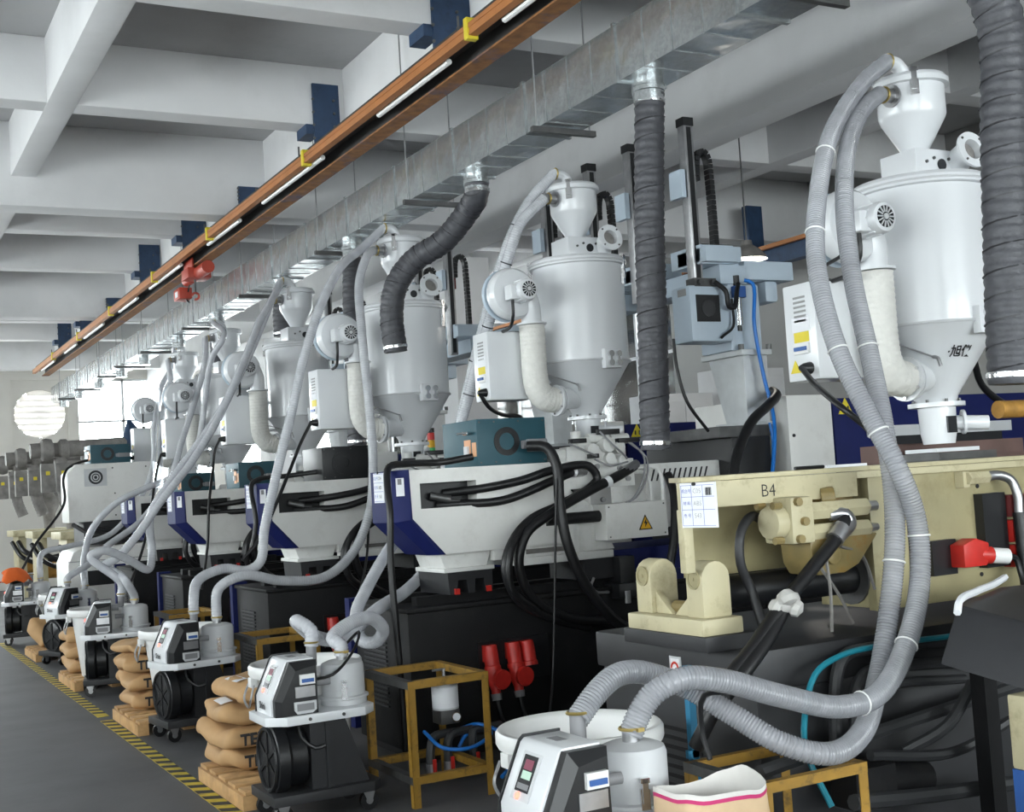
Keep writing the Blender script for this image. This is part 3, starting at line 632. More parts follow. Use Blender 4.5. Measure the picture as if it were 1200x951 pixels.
BL = ['big white bin behind the loader by the open kraft bag', 'white bin between the loader cart and a stack of four bags with white stickers', 'white bin with red brush marks on its side', 'white bin standing behind the three-bag stack',
      'white bin with a small round red and blue emblem']
BP = [(2.44, 4.12, .1), (2.3, 6.865, .1), (2.26, 9.585, .1), (2.17, 12.32, .1), (2.28, 15.05, .1)]
b0 = bin_(BL[0], BP[0])
bins = [b0] + [dup(b0, BL[i], BP[i]) for i in range(1, 5)]
for o_ in bins: o_.scale = (1.02, 1.02, .9)
def on_bin(a0, z0):
    def f(u, v):
        z = z0 + v; r = .2 + .062 * (z - .01) / .55 + .003; a = a0 + u / r; return (r * math.cos(a), r * math.sin(a), z)
    return f
b = M(); rr = on_bin(3.95, .33)
for pts in (((-.045, .05), (-.02, .055)), ((-.035, .1), (-.035, -.06)), ((.0, .09), (-.005, -.05)), ((-.005, .03), (.04, .07)), ((.03, .1), (.035, -.05)), ((.0, -.14), (.05, -.12))):
    (u0, v0), (u1, v1) = pts; dx, dy = (v1 - v0), -(u1 - u0); L_ = math.hypot(dx, dy); dx *= .006 / L_; dy *= .006 / L_
    b.add([rr(u0 + dx, v0 + dy), rr(u1 + dx, v1 + dy), rr(u1 - dx, v1 - dy), rr(u0 - dx, v0 - dy)], [(0, 1, 2, 3)])
b.build('brush_marks', 'ink_red', bins[2])
em = on_bin(4.0, .42)
def disc(f, r, n=18): return [f(r * math.cos(2 * PI * k / n), r * math.sin(2 * PI * k / n)) for k in range(n)]
M().add(disc(em, .055), [tuple(range(18))]).build('emblem', 'ink_blue', bins[4])
em2 = on_bin(4.0, .42)
def lift(f): return lambda u, v: tuple(Vector(f(u, v)) * 1.0 + Vector((-.002, -.002, 0)))
M().add(disc(lift(em2), .035), [tuple(range(18))]).build('emblem_core', 'paper', bins[4])
M().add([lift(lift(em2))(u, v) for u, v in ((-.012, -.03), (.012, -.03), (.012, .01), (-.012, .01))], [(0, 1, 2, 3)]).build('emblem_bar', 'ink_red', bins[4])

def pallet(label, loc):
    t = thing('wooden_pallet', label, 'pallet', loc, 0, 'small wooden pallets under the bags and bins')
    for k in range(5): M().box(-.35, .35, k * .2, k * .2 + .14, .082, .1).build('deck_board', 'pine', t, bev=.002)
    for x in (-.33, 0, .3): M().box(x - .035, x + .045, 0, .94, .0, .08) .build('stringer', 'pine', t, bev=.002)
    return t
PL = ['pallet under four kraft bags near the striped tape', 'pallet under the bags and bin with red marks', 'pallet under the stack of three kraft bags', 'pallet under the crumpled kraft sack', 'pallet below the big bin by the open kraft bag']
PP = [(2.215, 6.66, 0), (2.22, 9.34, 0), (2.22, 12.08, 0), (2.25, 14.84, 0), (2.4, 3.86, 0)]
p0 = pallet(PL[0], PP[0]); [dup(p0, PL[i], PP[i]) for i in range(1, 5)]

def sgp(c, e): return (abs(c) ** e) * (1 if c >= 0 else -1)
def bag_mesh(seed, lx, ly, h, sag=0.):
    rnd = random.Random(seed); nu, nv = 44, 14; ph = [rnd.uniform(0, 6) for _ in range(8)]; R_ = []
    for j in range(nv + 1):
        p = -PI / 2 + PI * (.02 + .96 * j / nv); ring = []
        for i in range(nu):
            a = 2 * PI * i / nu; cu, su = sgp(math.cos(a), .28), sgp(math.sin(a), .26); cp, s_p = sgp(math.cos(p), .36), sgp(math.sin(p), .7)
            x = lx / 2 * cu * cp; y = ly / 2 * su * cp; z = h / 2 * s_p * (1 - .12 * abs(cu) ** 4)
            w = .010 * math.sin(9 * x / lx * 2 + ph[0] + 4 * y) + .008 * math.sin(16 * y + ph[1] - 9 * x) + .006 * math.sin(26 * x + ph[2] + 8 * y)
            end = abs(cu) ** 6
            z += w * (1 if s_p > 0 else .25) - end * .02 * math.sin(10 * y + ph[3])
            x += end * .018 * math.sin(22 * y + ph[4] + 20 * z) * (1 if cu > 0 else -1); y += .008 * math.sin(14 * x + ph[5] + 12 * z) * cp
            ring.append((x, y, z + h / 2))
        R_.append(ring)
    return M().rings(R_)
def bag(label, loc, rz, seed, h, word=True, sticker=False, lx=.5, ly=.6, rx=0.):
    t = thing('kraft_bag', label, 'bag', loc, rz, 'stuffed brown kraft bags'); t.rotation_euler[0] = rx
    bag_mesh(seed, lx, ly, h).build('sack', 'kraft', t, ang=1.3)
    if word:
        def side(u, v):
            e = min(.97, abs(v) / (h / 2)); return (-.08 + u, -ly / 2 * (1 - e ** 4) ** .3 - .014, h / 2 + v)
        text('TER', h * .72, 'ink', t, (0, 0, 0), (1, 0, 0), (0, 0, 1), .003, fn=side)
    if sticker:
        u0 = M(); q = [(-.3, -.1), (-.24, -.1), (-.24, .1), (-.3, .1)]
        vs = []
        for i in range(4):
            for j in range(5):
                x = -.215 + .024 * i; y = -.11 + .05 * j; u = abs(x) / (lx / 2); e = max(0, 1 - u ** 6) ** .5
                vs.append((x, y, h / 2 + h / 2 * e * .98 + .012))
        u0.add(vs, [(i * 5 + j, (i + 1) * 5 + j, (i + 1) * 5 + j + 1, i * 5 + j + 1) for i in range(3) for j in range(4)]).build('sticker', 'paper', t)
    return t
ORD = ['lowest', 'second lowest', 'third', 'top']
for k in range(4):
    bag('kraft bag %s in the four-bag stack with white stickers' % ORD[k], (2.13 + (.02, -.01, .02, .09)[k], 7.4 + (0, 0, .02, .0)[k], .102 + k * .123), (.0, .03, -.04, .08)[k], 10 + k, .125, k < 2, k > 1)
for k in range(4):
    bag('kraft bag %s in the stack left of the red-marked bin' % ORD[k], (2.14 + (.03, .02, -.01, .0)[k], 10.1 + (0, .01, 0, .03)[k], .102 + k * .139), (0, .02, -.02, .05)[k], 20 + k, .13 if k < 3 else .09, True)
for k in range(3):
    bag('kraft bag %s in the stack of three' % ('lowest', 'middle', 'top')[k], (2.13 + (.02, .0, .0)[k], 12.86, .102 + k * .136), (0, .02, -.06)[k], 30 + k, .135, k > 0)
bag('crumpled kraft sack slumped before the bin with emblem', (2.13, 15.46, .2), .4, 44, .2, False, lx=.5, ly=.4, rx=.7)
# open bag
ob = thing('open_kraft_bag', 'open paper bag with a pink stripe at the rim, pellets inside', 'bag', (2.345, 3.19, 0))
def ring(z, s, f=1., wob=0., ph=0.):
    out = []
    for k in range(40):
        a = 2 * PI * k / 40; c, n_ = math.cos(a), math.sin(a); x = .176 * s * (abs(c) ** .6) * (1 if c > 0 else -1); y = .118 * s * (abs(n_) ** .6) * (1 if n_ > 0 else -1)
        w_ = wob * (math.sin(3 * a + ph) + .6 * math.sin(7 * a)); out.append((x * (1 + w_ * .6), y * (1 + w_ * .6), z + wob * .35 * math.sin(2 * a + 1) + w_ * .15))
    return out
OZ = .69 - ob.location[2]
b = M().rings([ring(0.0 - ob.location[2] + .001, .96), ring(OZ - .45, 1.04, 1, .02), ring(OZ - .3, 1.0, 1, .03, 1), ring(OZ - .18, 1.03, 1, .035, 2), ring(OZ - .03, .98, 1, .032, .5)], cap1=False); b.build('paper_sack', 'kraft_pale', ob, ang=1.3)
M().rings([ring(OZ - .03, .985, 1, .032, .5), ring(OZ - .018, .985, 1, .032, .5)], False, False).build('pink_stripe', 'pink', ob)
M().rings([ring(OZ - .018, .985, 1, .032, .5), ring(OZ - .003, .98, 1, .036, .5), ring(OZ - .03, .93, 1, .034, .5), ring(OZ - .34, .9, 1, .03, 2)], False, True).build('liner', 'paper_inside', ob, ang=1.3)

def frame(label, loc, wx=.47, wy=.62, h=.65):
    t = thing('yellow_frame', label, 'steel frame', loc, 0, 'yellow painted angle iron frames')
    a = .04
    for x in (0, wx - a):
        for y in (0, wy - a):
            M().box(x, x + a, y, y + .006, 0, h).box((x if x == 0 else x + a - .006), (x + .006 if x == 0 else x + a), y, y + a, 0, h).build('post', 'yellow_frame', t)
    for z in (h - a, .12):
        for y in (0, wy - a): M().box(0, wx, y - .002, y + .006, z, z + a).box(0, wx, y, y + a, z + a - .005, z + a).build('rail', 'yellow_frame', t)
        for x in (0, wx - a): M().box(x - .002, x + .006, 0, wy, z, z + a).box(x, x + a, 0, wy, z + a - .006, z + a).build('cross_rail', 'dark_steel' if x == 0 else 'yellow_frame', t)
    return t
f0 = frame('yellow steel frame around the filter with blue tubes', (2.58, 6.07, 0))
dup(f0, 'yellow steel frame in front of the dark machine with grey clear hoses', (2.7, 3.38, 0)).scale = (1, .72, .91); dup(f0, 'yellow steel frame behind the cart with the red-marked bin', (2.6, 8.8, 0)); dup(f0, 'yellow steel frame behind the edge-on loader cart', (2.6, 11.5, 0))

# ================================================================ injection moulding machines (white body, navy end cover)
def wtube(root, pts, r, m, name, n=10, step=.04, rib=None):
    o = root.location; return M().tube([Vector(p) - o for p in pts], r, n=n, step=step, rib=rib).build(name, m, root, ang=1.2)
def machine(label, loc):
    t = thing('moulding_machine', label, 'machine', loc, 0, 'white moulding machines with navy end covers')
    bs = M().box(0, 2.75, 0, .88, .06, .9).box(-.015, 2.75, -.015, .9, .9, .93).build('base', 'black_steel', t, bev=.01)
    M().box(.05, 2.7, .05, .83, 0, .06).build('plinth', 'black_rubber', bs)
    lv = M(); [lv.box(-.012, 0, .35, .72, .3 + k * .028, .314 + k * .028) for k in range(16)]; lv.build('louvres', 'charcoal', bs)
    M().box(-.03, 0, .9, .98, .1, .95).box(.0, .1, .9, .98, .1, .95).build('blue_trunking', 'navy', t)
    M().box(.45, .95, -.02, 0, .42, .68).build('socket_panel', 'black_plastic', bs)
    for k, x in enumerate((.515, .675, .775)):
        s_ = M().lathe([(.042, .0), (.046, .05), (.046, .12), (.052, .125), (.052, .15)], (x, -.05, .655), (0, -.18, -1), n=16).box(x - .04, x + .04, -.06, -.02, .56, .66).build('socket', 'red', t)
        if k < 2: M().lathe([(.045, .15), (.048, .2), (.03, .27), (.03, .29)], (x, -.05, .655), (0, -.18, -1), n=14).lathe([(.06, 0), (.06, .03)], (x + .02, -.13, .46), (.1, -1, -.1), n=16).build('plug', 'red', s_); M().lathe([(.034, .29), (.03, .33)], (x, -.05, .655), (0, -.18, -1), n=12).build('plug_collar', 'grey_plastic', s_); M().tube([(x, -.11, .33), (x + .03, -.12, .2), (x + .2, -.06, .1)], .012, n=6).build('cord', 'black_rubber', s_)
    # slide rails
    M().box(.1, 2.4, .08, .16, .93, .985).box(.1, 2.4, .4, .48, .93, .985).build('slide_rail', 'black_steel', t)
    # cover with window opening
    poly = [(.06, 1.765), (.068, 1.467), (.275, 1.238), (1.2, 1.238), (1.2, 1.765)]
    cv = M().prism(poly, 'y', .13, .5)
    cv.prism([(.06, 1.765), (.062, 1.68), (1.2, 1.68), (1.2, 1.765)], 'y', 0, .13).prism([(.067, 1.525), (.068, 1.467), (.275, 1.238), (1.2, 1.238), (1.2, 1.525)], 'y', 0, .13)
    cv.prism([(.062, 1.68), (.067, 1.525), (.13, 1.525), (.13, 1.68)], 'y', 0, .13).prism([(.515, 1.68), (.515, 1.525), (1.2, 1.525), (1.2, 1.68)], 'y', 0, .13)
    cv = cv.build('body_cover', 'white_panel', t)
    M().box(.13, .515, .125, .13, 1.525, 1.68).box(.13, .515, .0, .13, 1.524, 1.528).box(.13, .134, .0, .13, 1.525, 1.68).build('window_recess', 'black_plastic', cv)
    M().cyl((.24, .1, 1.6), (.36, .06, 1.57), .025).cyl((.3, .12, 1.57), (.42, .05, 1.55), .02).build('recess_fittings', 'dark_steel', cv)
    # lower body
    lb = M().box(.62, 1.25, .02, .48, 1.17, 1.4).box(.78, 1.5, .0, .5, 1.12, 1.17).prism([(1.2, 1.17), (1.55, 1.17), (1.42, 1.45), (1.2, 1.6)], 'y', .06, .46).build('carriage', 'white_paint', t, bev=.006)
    M().box(.85, 1.2, .01, .02, 1.19, 1.22).build('slot', 'dusty_grey', lb)
    ped = M().prism([(.26, 1.238), (.62, 1.238), (.58, 1.13), (.3, 1.13)], 'y', .06, .44).box(.27, .62, .02, .46, 1.12, 1.145).build('pedestal', 'white_paint', t, bev=.005)
    M().prism([(.29, 1.12), (.6, 1.12), (.6, .985), (.55, .985), (.54, 1.07), (.48, 1.07), (.47, .985), (.43, .985), (.42, 1.07), (.36, 1.07), (.35, .985), (.3, .985)], 'y', .02, .46).build('foot', 'charcoal', ped)
    M().box(.33, .36, 0, .02, .985, 1.02).build('red_stop', 'red', ped); M().box(.55, .58, 0, .02, .985, 1.02).build('red_stop', 'red', ped)
    M().box(1.28, 1.52, .02, .48, .985, 1.12).build('foot', 'charcoal', t)
    M().box(1.5, 1.62, -.06, .12, .9, 1.12).box(1.46, 1.72, -.1, .12, .85, .95).build('manifold', 'black_plastic', t, bev=.006)
    M().tube([(1.3, -.05, 1.0), (1.26, -.08, .95), (1.3, -.08, .91), (1.4, -.06, .9)], .01, n=6, step=.02).cyl((1.52, -.1, .9), (1.52, -.1, .82), .02, n=8).build('fittings', 'steel', t)
    # navy end cap
    cap = [(-.02, 1.768), (-.02, 1.45), (.19, 1.236), (.278, 1.236), (.069, 1.467), (.061, 1.768)]
    capn = [(.055, 1.768), (.055, 1.462), (.245, 1.236), (.278, 1.236), (.069, 1.467), (.061, 1.768)]
    q = M().rings([[(x, -.004, z) for x, z in capn], [(x, .085, z) for x, z in cap], [(x, .42, z) for x, z in cap], [(x, .504, z) for x, z in capn]])
    cp = q.build('end_cover', 'navy', t, ang=.3)
    sh = M().box(-.026, -.021, .2, .36, 1.575, 1.76).build('paper_sheet', 'paper', cp)
    ln = M(); [ln.box(-.0265, -.026, .205, .355, z - .001, z + .001) for z in (1.755, 1.7, 1.645, 1.585)]; ln.build('rule_lines', 'ink_blue', sh)
    for k, (a, c) in enumerate((('机台号', 'C04'), ('材 料', 'ABS'), ('色 号', 'S43'))):
        z = 1.727 - k * .057; text(a, .026, 'ink_blue', sh, (-.0268, .32, z), (0, -1, 0), (0, 0, 1)); text(c, .03, 'ink', sh, (-.0268, .255, z), (0, -1, 0), (0, 0, 1))
    M().cyl((-.026, .28, 1.762), (-.032, .28, 1.762), .008, n=8).build('magnet', 'ink', sh)
    e = Vector((.075, -.089, 0)).normalized(); nn = Vector((-e.y * -1, 0, 0)); c0 = Vector((.017, .04, 0)); nrm = Vector((-.089, -.075, 0)).normalized()
    vs = [c0 + e * a + nrm * .002 + Vector((0, 0, z)) for z in (1.61, 1.72) for a in (-.028, .028)]
    bc = M().add(vs, [(0, 1, 3, 2)]).build('barcode_label', 'paper', cp)
    vs = [c0 + e * a + nrm * .003 + Vector((0, 0, z)) for z in (1.68, 1.715) for a in (-.015, .012)]; M().add(vs, [(0, 1, 3, 2)]).build('barcode', 'ink_grey', bc)
    # valve block and fittings
    vb = M().box(1.12, 1.72, .02, .4, 1.58, 1.765).box(1.2, 1.5, .02, .12, 1.765, 1.86).box(1.28, 1.4, .03, .11, 1.86, 1.92).box(1.1, 1.2, .05, .35, 1.63, 1.8).build('valve_block', 'white_paint', t, bev=.008)
    for (x, z, l, r, ax) in ((1.38, 1.83, .14, .045, 'y'), (1.5, 1.86, .16, .05, 'y'), (1.6, 1.84, .12, .042, 'y'), (1.52, 1.77, .12, .04, 'y'), (1.62, 1.755, .12, .035, 'y'), (1.15, 1.82, .12, .03, 'x'), (1.135, 1.8, .1, .038, 'x'), (1.45, 1.91, .16, .034, 'x'), (1.62, 1.9, .14, .035, 'x'), (1.3, 1.9, .1, .035, 'z')):
        p = Vector((x, .06, z)); d = {'x': Vector((1, 0, 0)), 'y': Vector((0, -1, 0)), 'z': Vector((0, 0, 1))}[ax]; M().cyl(p - d * l * .4, p + d * l * .6, r, n=14).build('valve_solenoid', 'white_paint', t, bev=.004)
    for q in ((1.22, 1.33, -.03, .03, 1.88, 1.91), (1.44, 1.6, -.02, .03, 1.93, 1.965), (1.58, 1.74, -.03, .02, 1.87, 1.9), (1.34, 1.4, -.06, .0, 1.775, 1.805)): M().box(*q).build('connector_plug', 'black_plastic', t, bev=.004)
    q = M(); [q.cyl((x, .02, z), (x, .0, z), .018, n=8) for x, z in ((1.25, 1.7), (1.4, 1.66), (1.42, 1.72), (1.6, 1.7), (1.66, 1.63), (1.2, 1.5), (1.45, 1.5))]; q.build('bolts', 'steel', t)
    for a in (((1.2, -.02, 1.88), (1.3, -.07, 1.82), (1.38, -.06, 1.79)), ((1.44, -.02, 1.95), (1.5, -.07, 1.86), (1.6, -.06, 1.78), (1.62, -.05, 1.76)), ((1.36, -.06, 1.77), (1.45, -.1, 1.72), (1.6, -.09, 1.74)), ((1.66, .0, 1.88), (1.76, -.04, 1.78), (1.74, -.05, 1.62), (1.66, -.04, 1.5), (1.62, -.03, 1.47)), ((1.68, .0, 1.88), (1.79, -.03, 1.76), (1.77, -.05, 1.63), (1.68, -.04, 1.5), (1.6, -.03, 1.47))):
        M().tube(a, .007, n=5).build('signal_wire', 'grey_plastic', t)
    # terminal box with sign
    eb = M().box(1.4, 1.885, -.09, .12, 1.235, 1.47).build('terminal_box', 'white_panel', t, bev=.004)
    q = M(); [q.cyl((x, -.09, z), (x, -.093, z), .006, n=6) for x in (1.425, 1.86) for z in (1.255, 1.45)]; q.build('screws', 'dark_steel', eb)
    tr = M().prism([(1.65, 1.285), (1.76, 1.285), (1.705, 1.385)], 'y', -.0925, -.09).build('warning_sign', 'ink', eb)
    M().prism([(1.662, 1.292), (1.748, 1.292), (1.705, 1.371)], 'y', -.094, -.0925).build('sign_field', 'sign_amber', tr)
    M().prism([(1.712, 1.36), (1.69, 1.328), (1.703, 1.326), (1.697, 1.3), (1.722, 1.334), (1.708, 1.336)], 'y', -.0955, -.094).build('sign_bolt', 'ink', tr)
    M().cyl((1.0, .0, 1.395), (1.41, .0, 1.395), .038, n=14).build('conduit', 'black_rubber', t)
    # barrel shroud, pipes, pan, platen and clamp
    sh = M().box(1.86, 2.5, .1, .55, 1.28, 1.72).build('barrel_shroud', 'white_paint', t, bev=.01)
    q = M(); [q.prism([(1.9 + k * .045, 1.6), (1.912 + k * .045, 1.6), (1.942 + k * .045, 1.68), (1.93 + k * .045, 1.68)], 'y', .095, .1) for k in range(11)]; q.build('vent_slots', 'charcoal', sh)
    M().tube([(1.72, .0, 1.70), (1.85, -.02, 1.70), (1.9, -.02, 1.66), (1.91, -.02, 1.4), (1.92, -.02, 1.28)], .014, n=8, step=.03).tube([(1.72, .03, 1.67), (1.79, .0, 1.66), (1.82, .0, 1.6), (1.83, .0, 1.3)], .012, n=8, step=.03).build('guard_pipe', 'white_paint', t)
    M().box(1.55, 2.8, .0, .8, .93, 1.0).box(1.52, 2.8, .05, .8, 1.0, 1.16).build('drip_pan', 'navy', t)
    M().box(2.75, 5.6, -.05, 1.0, .0, .95).build('clamp_base', 'black_steel', t, bev=.01)
    M().box(2.5, 2.85, -.05, 1.0, .95, 1.87).build('fixed_platen', 'black_plastic', t, bev=.01)
    g = M().box(3.0, 3.42, -.08, 1.02, .95, 2.15).build('end_cabinet', 'white_panel', t, bev=.012)
    M().cyl((3.04, -.08, 1.86), (3.04, -.09, 1.86), .012, n=8).build('lock', 'ink', g)
    g = M().box(3.45, 5.55, -.06, 1.02, .95, 2.12).build('clamp_guard', 'navy', t, bev=.012)
    M().box(4.0, 5.2, -.075, -.06, 1.1, 1.9).build('guard_window', 'display', g)
    M().box(3.75, 5.3, -.09, -.075, 1.82, 1.9).build('guard_trim', 'light_grey', g)
    tr = M().prism([(3.5, 2.0), (3.64, 2.0), (3.57, 2.12)], 'y', -.066, -.06).build('warning_sign', 'label_yellow', g)
    M().box(3.54, 3.555, -.068, -.066, 2.02, 2.06).box(3.585, 3.6, -.068, -.066, 2.02, 2.06).build('sign_mark', 'ink', tr)
    # hoses
    for pts, r in (([(3.344, 7.12, 1.609), (3.545, 6.98, 1.626), (3.805, 6.95, 1.659), (4.048, 6.93, 1.716), (4.307, 6.93, 1.725), (4.366, 6.93, 1.644), (4.295, 6.93, 1.581), (4.045, 6.9, 1.486)], .028),
                   ([(3.292, 7.12, 1.537), (3.425, 7.05, 1.538), (3.674, 6.95, 1.543), (4.037, 6.92, 1.65), (4.217, 6.98, 1.693), (4.37, 7.1, 1.695)], .028),
                   ([(4.706, 7, 1.708), (4.533, 6.93, 1.652), (4.263, 6.88, 1.565), (3.932, 6.82, 1.439), (3.741, 6.8, 1.33), (3.674, 6.8, 1.152), (3.755, 6.82, 0.945), (3.994, 6.85, 0.791), (4.436, 6.95, 0.705)], .032),
                   ([(4.045, 6.9, 1.486), (3.787, 6.84, 1.406), (3.636, 6.8, 1.286), (3.573, 6.79, 1.135), (3.642, 6.8, 0.946), (3.86, 6.83, 0.807), (4.226, 6.93, 0.691)], .028),
                   ([(3.926, 6.86, 1.461), (3.724, 6.82, 1.358), (3.597, 6.76, 1.211), (3.6, 6.77, 1.004), (3.785, 6.8, 0.853)], .022)):
        wtube(t, pts, r, 'black_rubber', 'hydraulic_hose', n=10)
    a = Vector((4.533, 6.93, 1.652)) - t.location; b_ = Vector((4.728, 7, 1.724)) - t.location
    M().cyl(a, b_, .03, n=10).cyl(Vector((4.199, 6.95, 1.692)) - t.location, Vector((4.41, 7.1, 1.693)) - t.location, .034, n=10).build('hose_end', 'steel', t)
    a = Vector((4.407, 6.905, 1.608)) - t.location; b_ = Vector((4.444, 6.91, 1.622)) - t.location; M().cyl(a, b_, .038, n=12).build('hose_sleeve', 'paper', t)
    return t
ML = ['white machine with navy cover and amber lightning sign under teal box', 'white machine with navy cover carrying the flat black box', 'white machine with navy cover carrying a small teal box, third in row', 'white machine with navy cover next to the cream machine with fan']
MP = [(3.0, 7.0, 0), (2.97, 9.7, 0), (2.95, 12.4, 0), (3.03, 15.15, -.05)]
m0 = machine(ML[0], MP[0]); mach = [m0] + [dup(m0, ML[i], MP[i]) for i in (1, 2)] + [dup(m0, ML[3], (MP[3][0], MP[3][1], 0))]
for i, m_ in enumerate(mach):
    (hx, hy, hz), hs, _ = HOPS[i + 1]; hx -= m_.location.x; hy -= m_.location.y
    M().box(hx - .15 * hs, hx + .18 * hs, hy - .11 * hs, hy + .13, 1.7, hz - .239 * hs).build('feed_block', 'white_paint', m_, bev=.004)

def ctrl_box(label, loc, wx, wy, h, m, detail=True):
    t = thing('temperature_box', label, 'control box', loc)
    bd = M().box(0, wx, 0, wy, 0, h).build('case', m, t, bev=.004)
    cx, cz = wx * .42, h * .5
    g = M().lathe([(.092, 0), (.092, .006), (.055, .006), (.055, 0)], (cx, 0, cz), (0, -1, 0), n=28, cap0=False, cap1=False)
    for k in range(4): i0 = len(g.v); g.box(cx - .02, cx + .02, -.008, 0, cz + .055, cz + .07); g.rot(i0, k * PI / 2 + .78, (0, 1, 0), (cx, 0, cz))
    g.build('fan_ring', 'black_plastic', bd)
    q = M(); [q.cyl((x, 0, z), (x, -.005, z), .006, n=6) for x in (.02, wx - .02, wx * .25, wx * .6) for z in (.02, h - .02)]; q.build('screws', 'dark_steel', bd)
    if detail:
        M().box(-.004, 0, wy * .18, wy * .36, .05, .17).box(-.004, 0, wy * .03, wy * .14, .06, .15).build('copper_plate', 'copper', bd)
        M().box(-.02, -.004, wy * .22, wy * .32, .08, .13).build('terminal_switch', 'light_grey', bd)
        M().cyl((-.05, wy * .2, h * .72), (.0, wy * .2, h * .72), .012, n=8).cyl((-.05, wy * .35, h * .72), (-.045, wy * .1, h * .72), .008, n=8).build('latch_handle', 'chrome', bd)
        M().box(wx * .62, wx * .98, -.04, 0, h * .32, h * .5).box(wx * .66, wx * .94, -.07, -.03, h * .3, h * .52).build('plug_housing', 'grey_plastic', bd, bev=.008)
    return t
ctrl_box('teal control box with black fan ring and thick plug on a white machine', (3.55, 7.02, 1.767), .5, .5, .295, 'teal')
ctrl_box('flat black control box sitting on a white machine', (3.5, 9.75, 1.767), .42, .48, .27, 'black_plastic', False)
ctrl_box('small teal control box behind pale hoses on the third white machine', (3.58, 12.45, 1.767), .41, .48, .26, 'teal')
ctrl_box('teal control box on the machine near the cream one', (3.66, 15.2, 1.767), .41, .48, .24, 'teal')
tb = ctrl_box('teal control box sitting on the cream machine with fan', (3.08, 17.88, 2.268), .54, .48, .26, 'teal')
# plug cable of the big teal box, cap cable
def cable(label, pts, r, m='black_rubber', cat='cable', name='cable', n=8, step=.05, group='loose black cables'):
    b = M().tube(pts, r, n=n, step=step); o = b.build(name, m, org=pts[0], ang=1.2); return tag(o, label, cat, group)
cable('thick black cable from the plug of the teal box', [(3.855, 6.923, 1.872), (3.944, 6.84, 1.858), (3.983, 6.793, 1.741), (3.974, 6.767, 1.499), (4, 6.74, 1.232), (4.128, 6.74, 0.954), (4.408, 6.76, 0.683), (4.823, 6.823, 0.717)], .034, n=12)
cable('black cable draped over the navy cover of the machine with lightning sign', [(3.552, 7.09, 1.83), (3.395, 7.2, 1.808), (3.129, 7.16, 1.808), (2.965, 7.08, 1.79), (2.925, 7.02, 1.71), (2.895, 6.93, 1.519), (2.882, 6.93, 1.216), (2.886, 6.92, 0.914), (2.908, 6.94, 0.509), (2.924, 6.96, 0.104)], .022)
cable('black cable over the navy cover beside the black box', [(3.502, 9.9, 1.84), (3.25, 9.95, 1.82), (3.02, 9.9, 1.81), (2.925, 9.82, 1.77), (2.89, 9.72, 1.68), (2.878, 9.65, 1.612), (2.885, 9.63, 1.464), (2.846, 9.62, 1.28)], .02)
cable('thin black cord hanging in front of the white machine panel', [(3.951, 6.75, 1.66), (3.916, 6.74, 1.344), (3.878, 6.74, 0.926), (3.82, 6.72, 0.466), (3.709, 6.6, 0.239)], .008)
cable('thick black cable running down behind the label board', [(5.037, 7.08, 1.637), (4.989, 6.96, 1.496), (4.921, 6.9, 1.213), (4.869, 6.9, 1.018), (4.857, 6.97, 0.704)], .03)

# ================================================================ beige machine marked B4
m1 = thing('beige_machine', 'beige moulding machine marked B4 with oily valve block', 'machine', (3.1, 3.9, 0)); O1 = m1.location
def rel(p): return Vector(p) - O1
bs = M().box(0, 2.75, -.02, 1.08, .05, .78).box(-.02, 2.75, -.04, 1.1, .78, .94).build('base', 'charcoal', m1, bev=.015)
M().box(.05, 2.7, .03, 1.0, 0, .05).build('plinth', 'black_rubber', bs)
st = M().box(-.024, -.02, .43, .51, .8, .88).build('gauge_sticker', 'light_grey', bs)
M().box(-.0255, -.024, .44, .5, .81, .87).build('sticker_field', 'paper', st); M().torus((-.027, .47, .83), (1, 0, 0), .024, .005, n=16, m=4, arc=.6).build('red_dial', 'ink_red', st)
q = M(); [q.box(-.004, 0, .35, .75, .2 + k * .04, .215 + k * .04) for k in range(10)]; q.build('louvres', 'black_steel', bs)
M().box(2.75, 5.2, -.1, 1.2, 0, 1.0).build('clamp_base', 'charcoal', m1, bev=.015)
# cylinder under the head
M().cyl((.1, .3, 1.14), (2.4, .3, 1.14), .07, n=20).build('tie_cylinder', 'black_plastic', m1)
M().cyl((.82, .3, 1.14), (.9, .3, 1.14), .12, n=20).build('cylinder_collar', 'dark_steel', m1)
# head frame, Y from .15
hx0, hx1 = -.17, 2.35
hd = M().box(hx0, .75, .13, .17, 1.5, 1.605).prism([(hx0 + .01, .15), (hx1, .15), (hx1, .5), (hx0 + .2, .5)], 'z', 1.606, 1.626).box(.751, hx1, .13, .149, 1.575, 1.605).box(hx0, hx0 + .045, .14, .18, 1.25, 1.5).build('head_frame', 'beige', m1, bev=.003)
M().box(.06, .825, .44, .48, 1.2, 1.6).build('back_plate', 'beige_dull', m1)
M().box(.83, 1.9, .15, .2, 1.0, 1.6).box(.832, .868, .2, .5, 1.01, 1.6).box(1.901, hx1, .152, .2, 1.0, 1.6).build('side_plate', 'beige_dull', m1, bev=.003)
q = M(); [q.cyl((x, .15, z), (x, .146, z), .01, n=8) for x, z in ((.93, 1.5), (.95, 1.1), (.97, 1.32), (1.5, 1.5), (1.48, 1.1), (2.2, 1.1))]; q.build('bolt_holes', 'ink', m1)
M().box(.2, .34, .2, .3, 1.53, 1.6).box(.4, .5, .14, .25, 1.55, 1.58).build('hanger_lug', 'beige', m1)
text('B4', .075, 'ink', hd, (.26, .128, 1.55), (1, 0, 0), (0, 0, 1), -.0008)
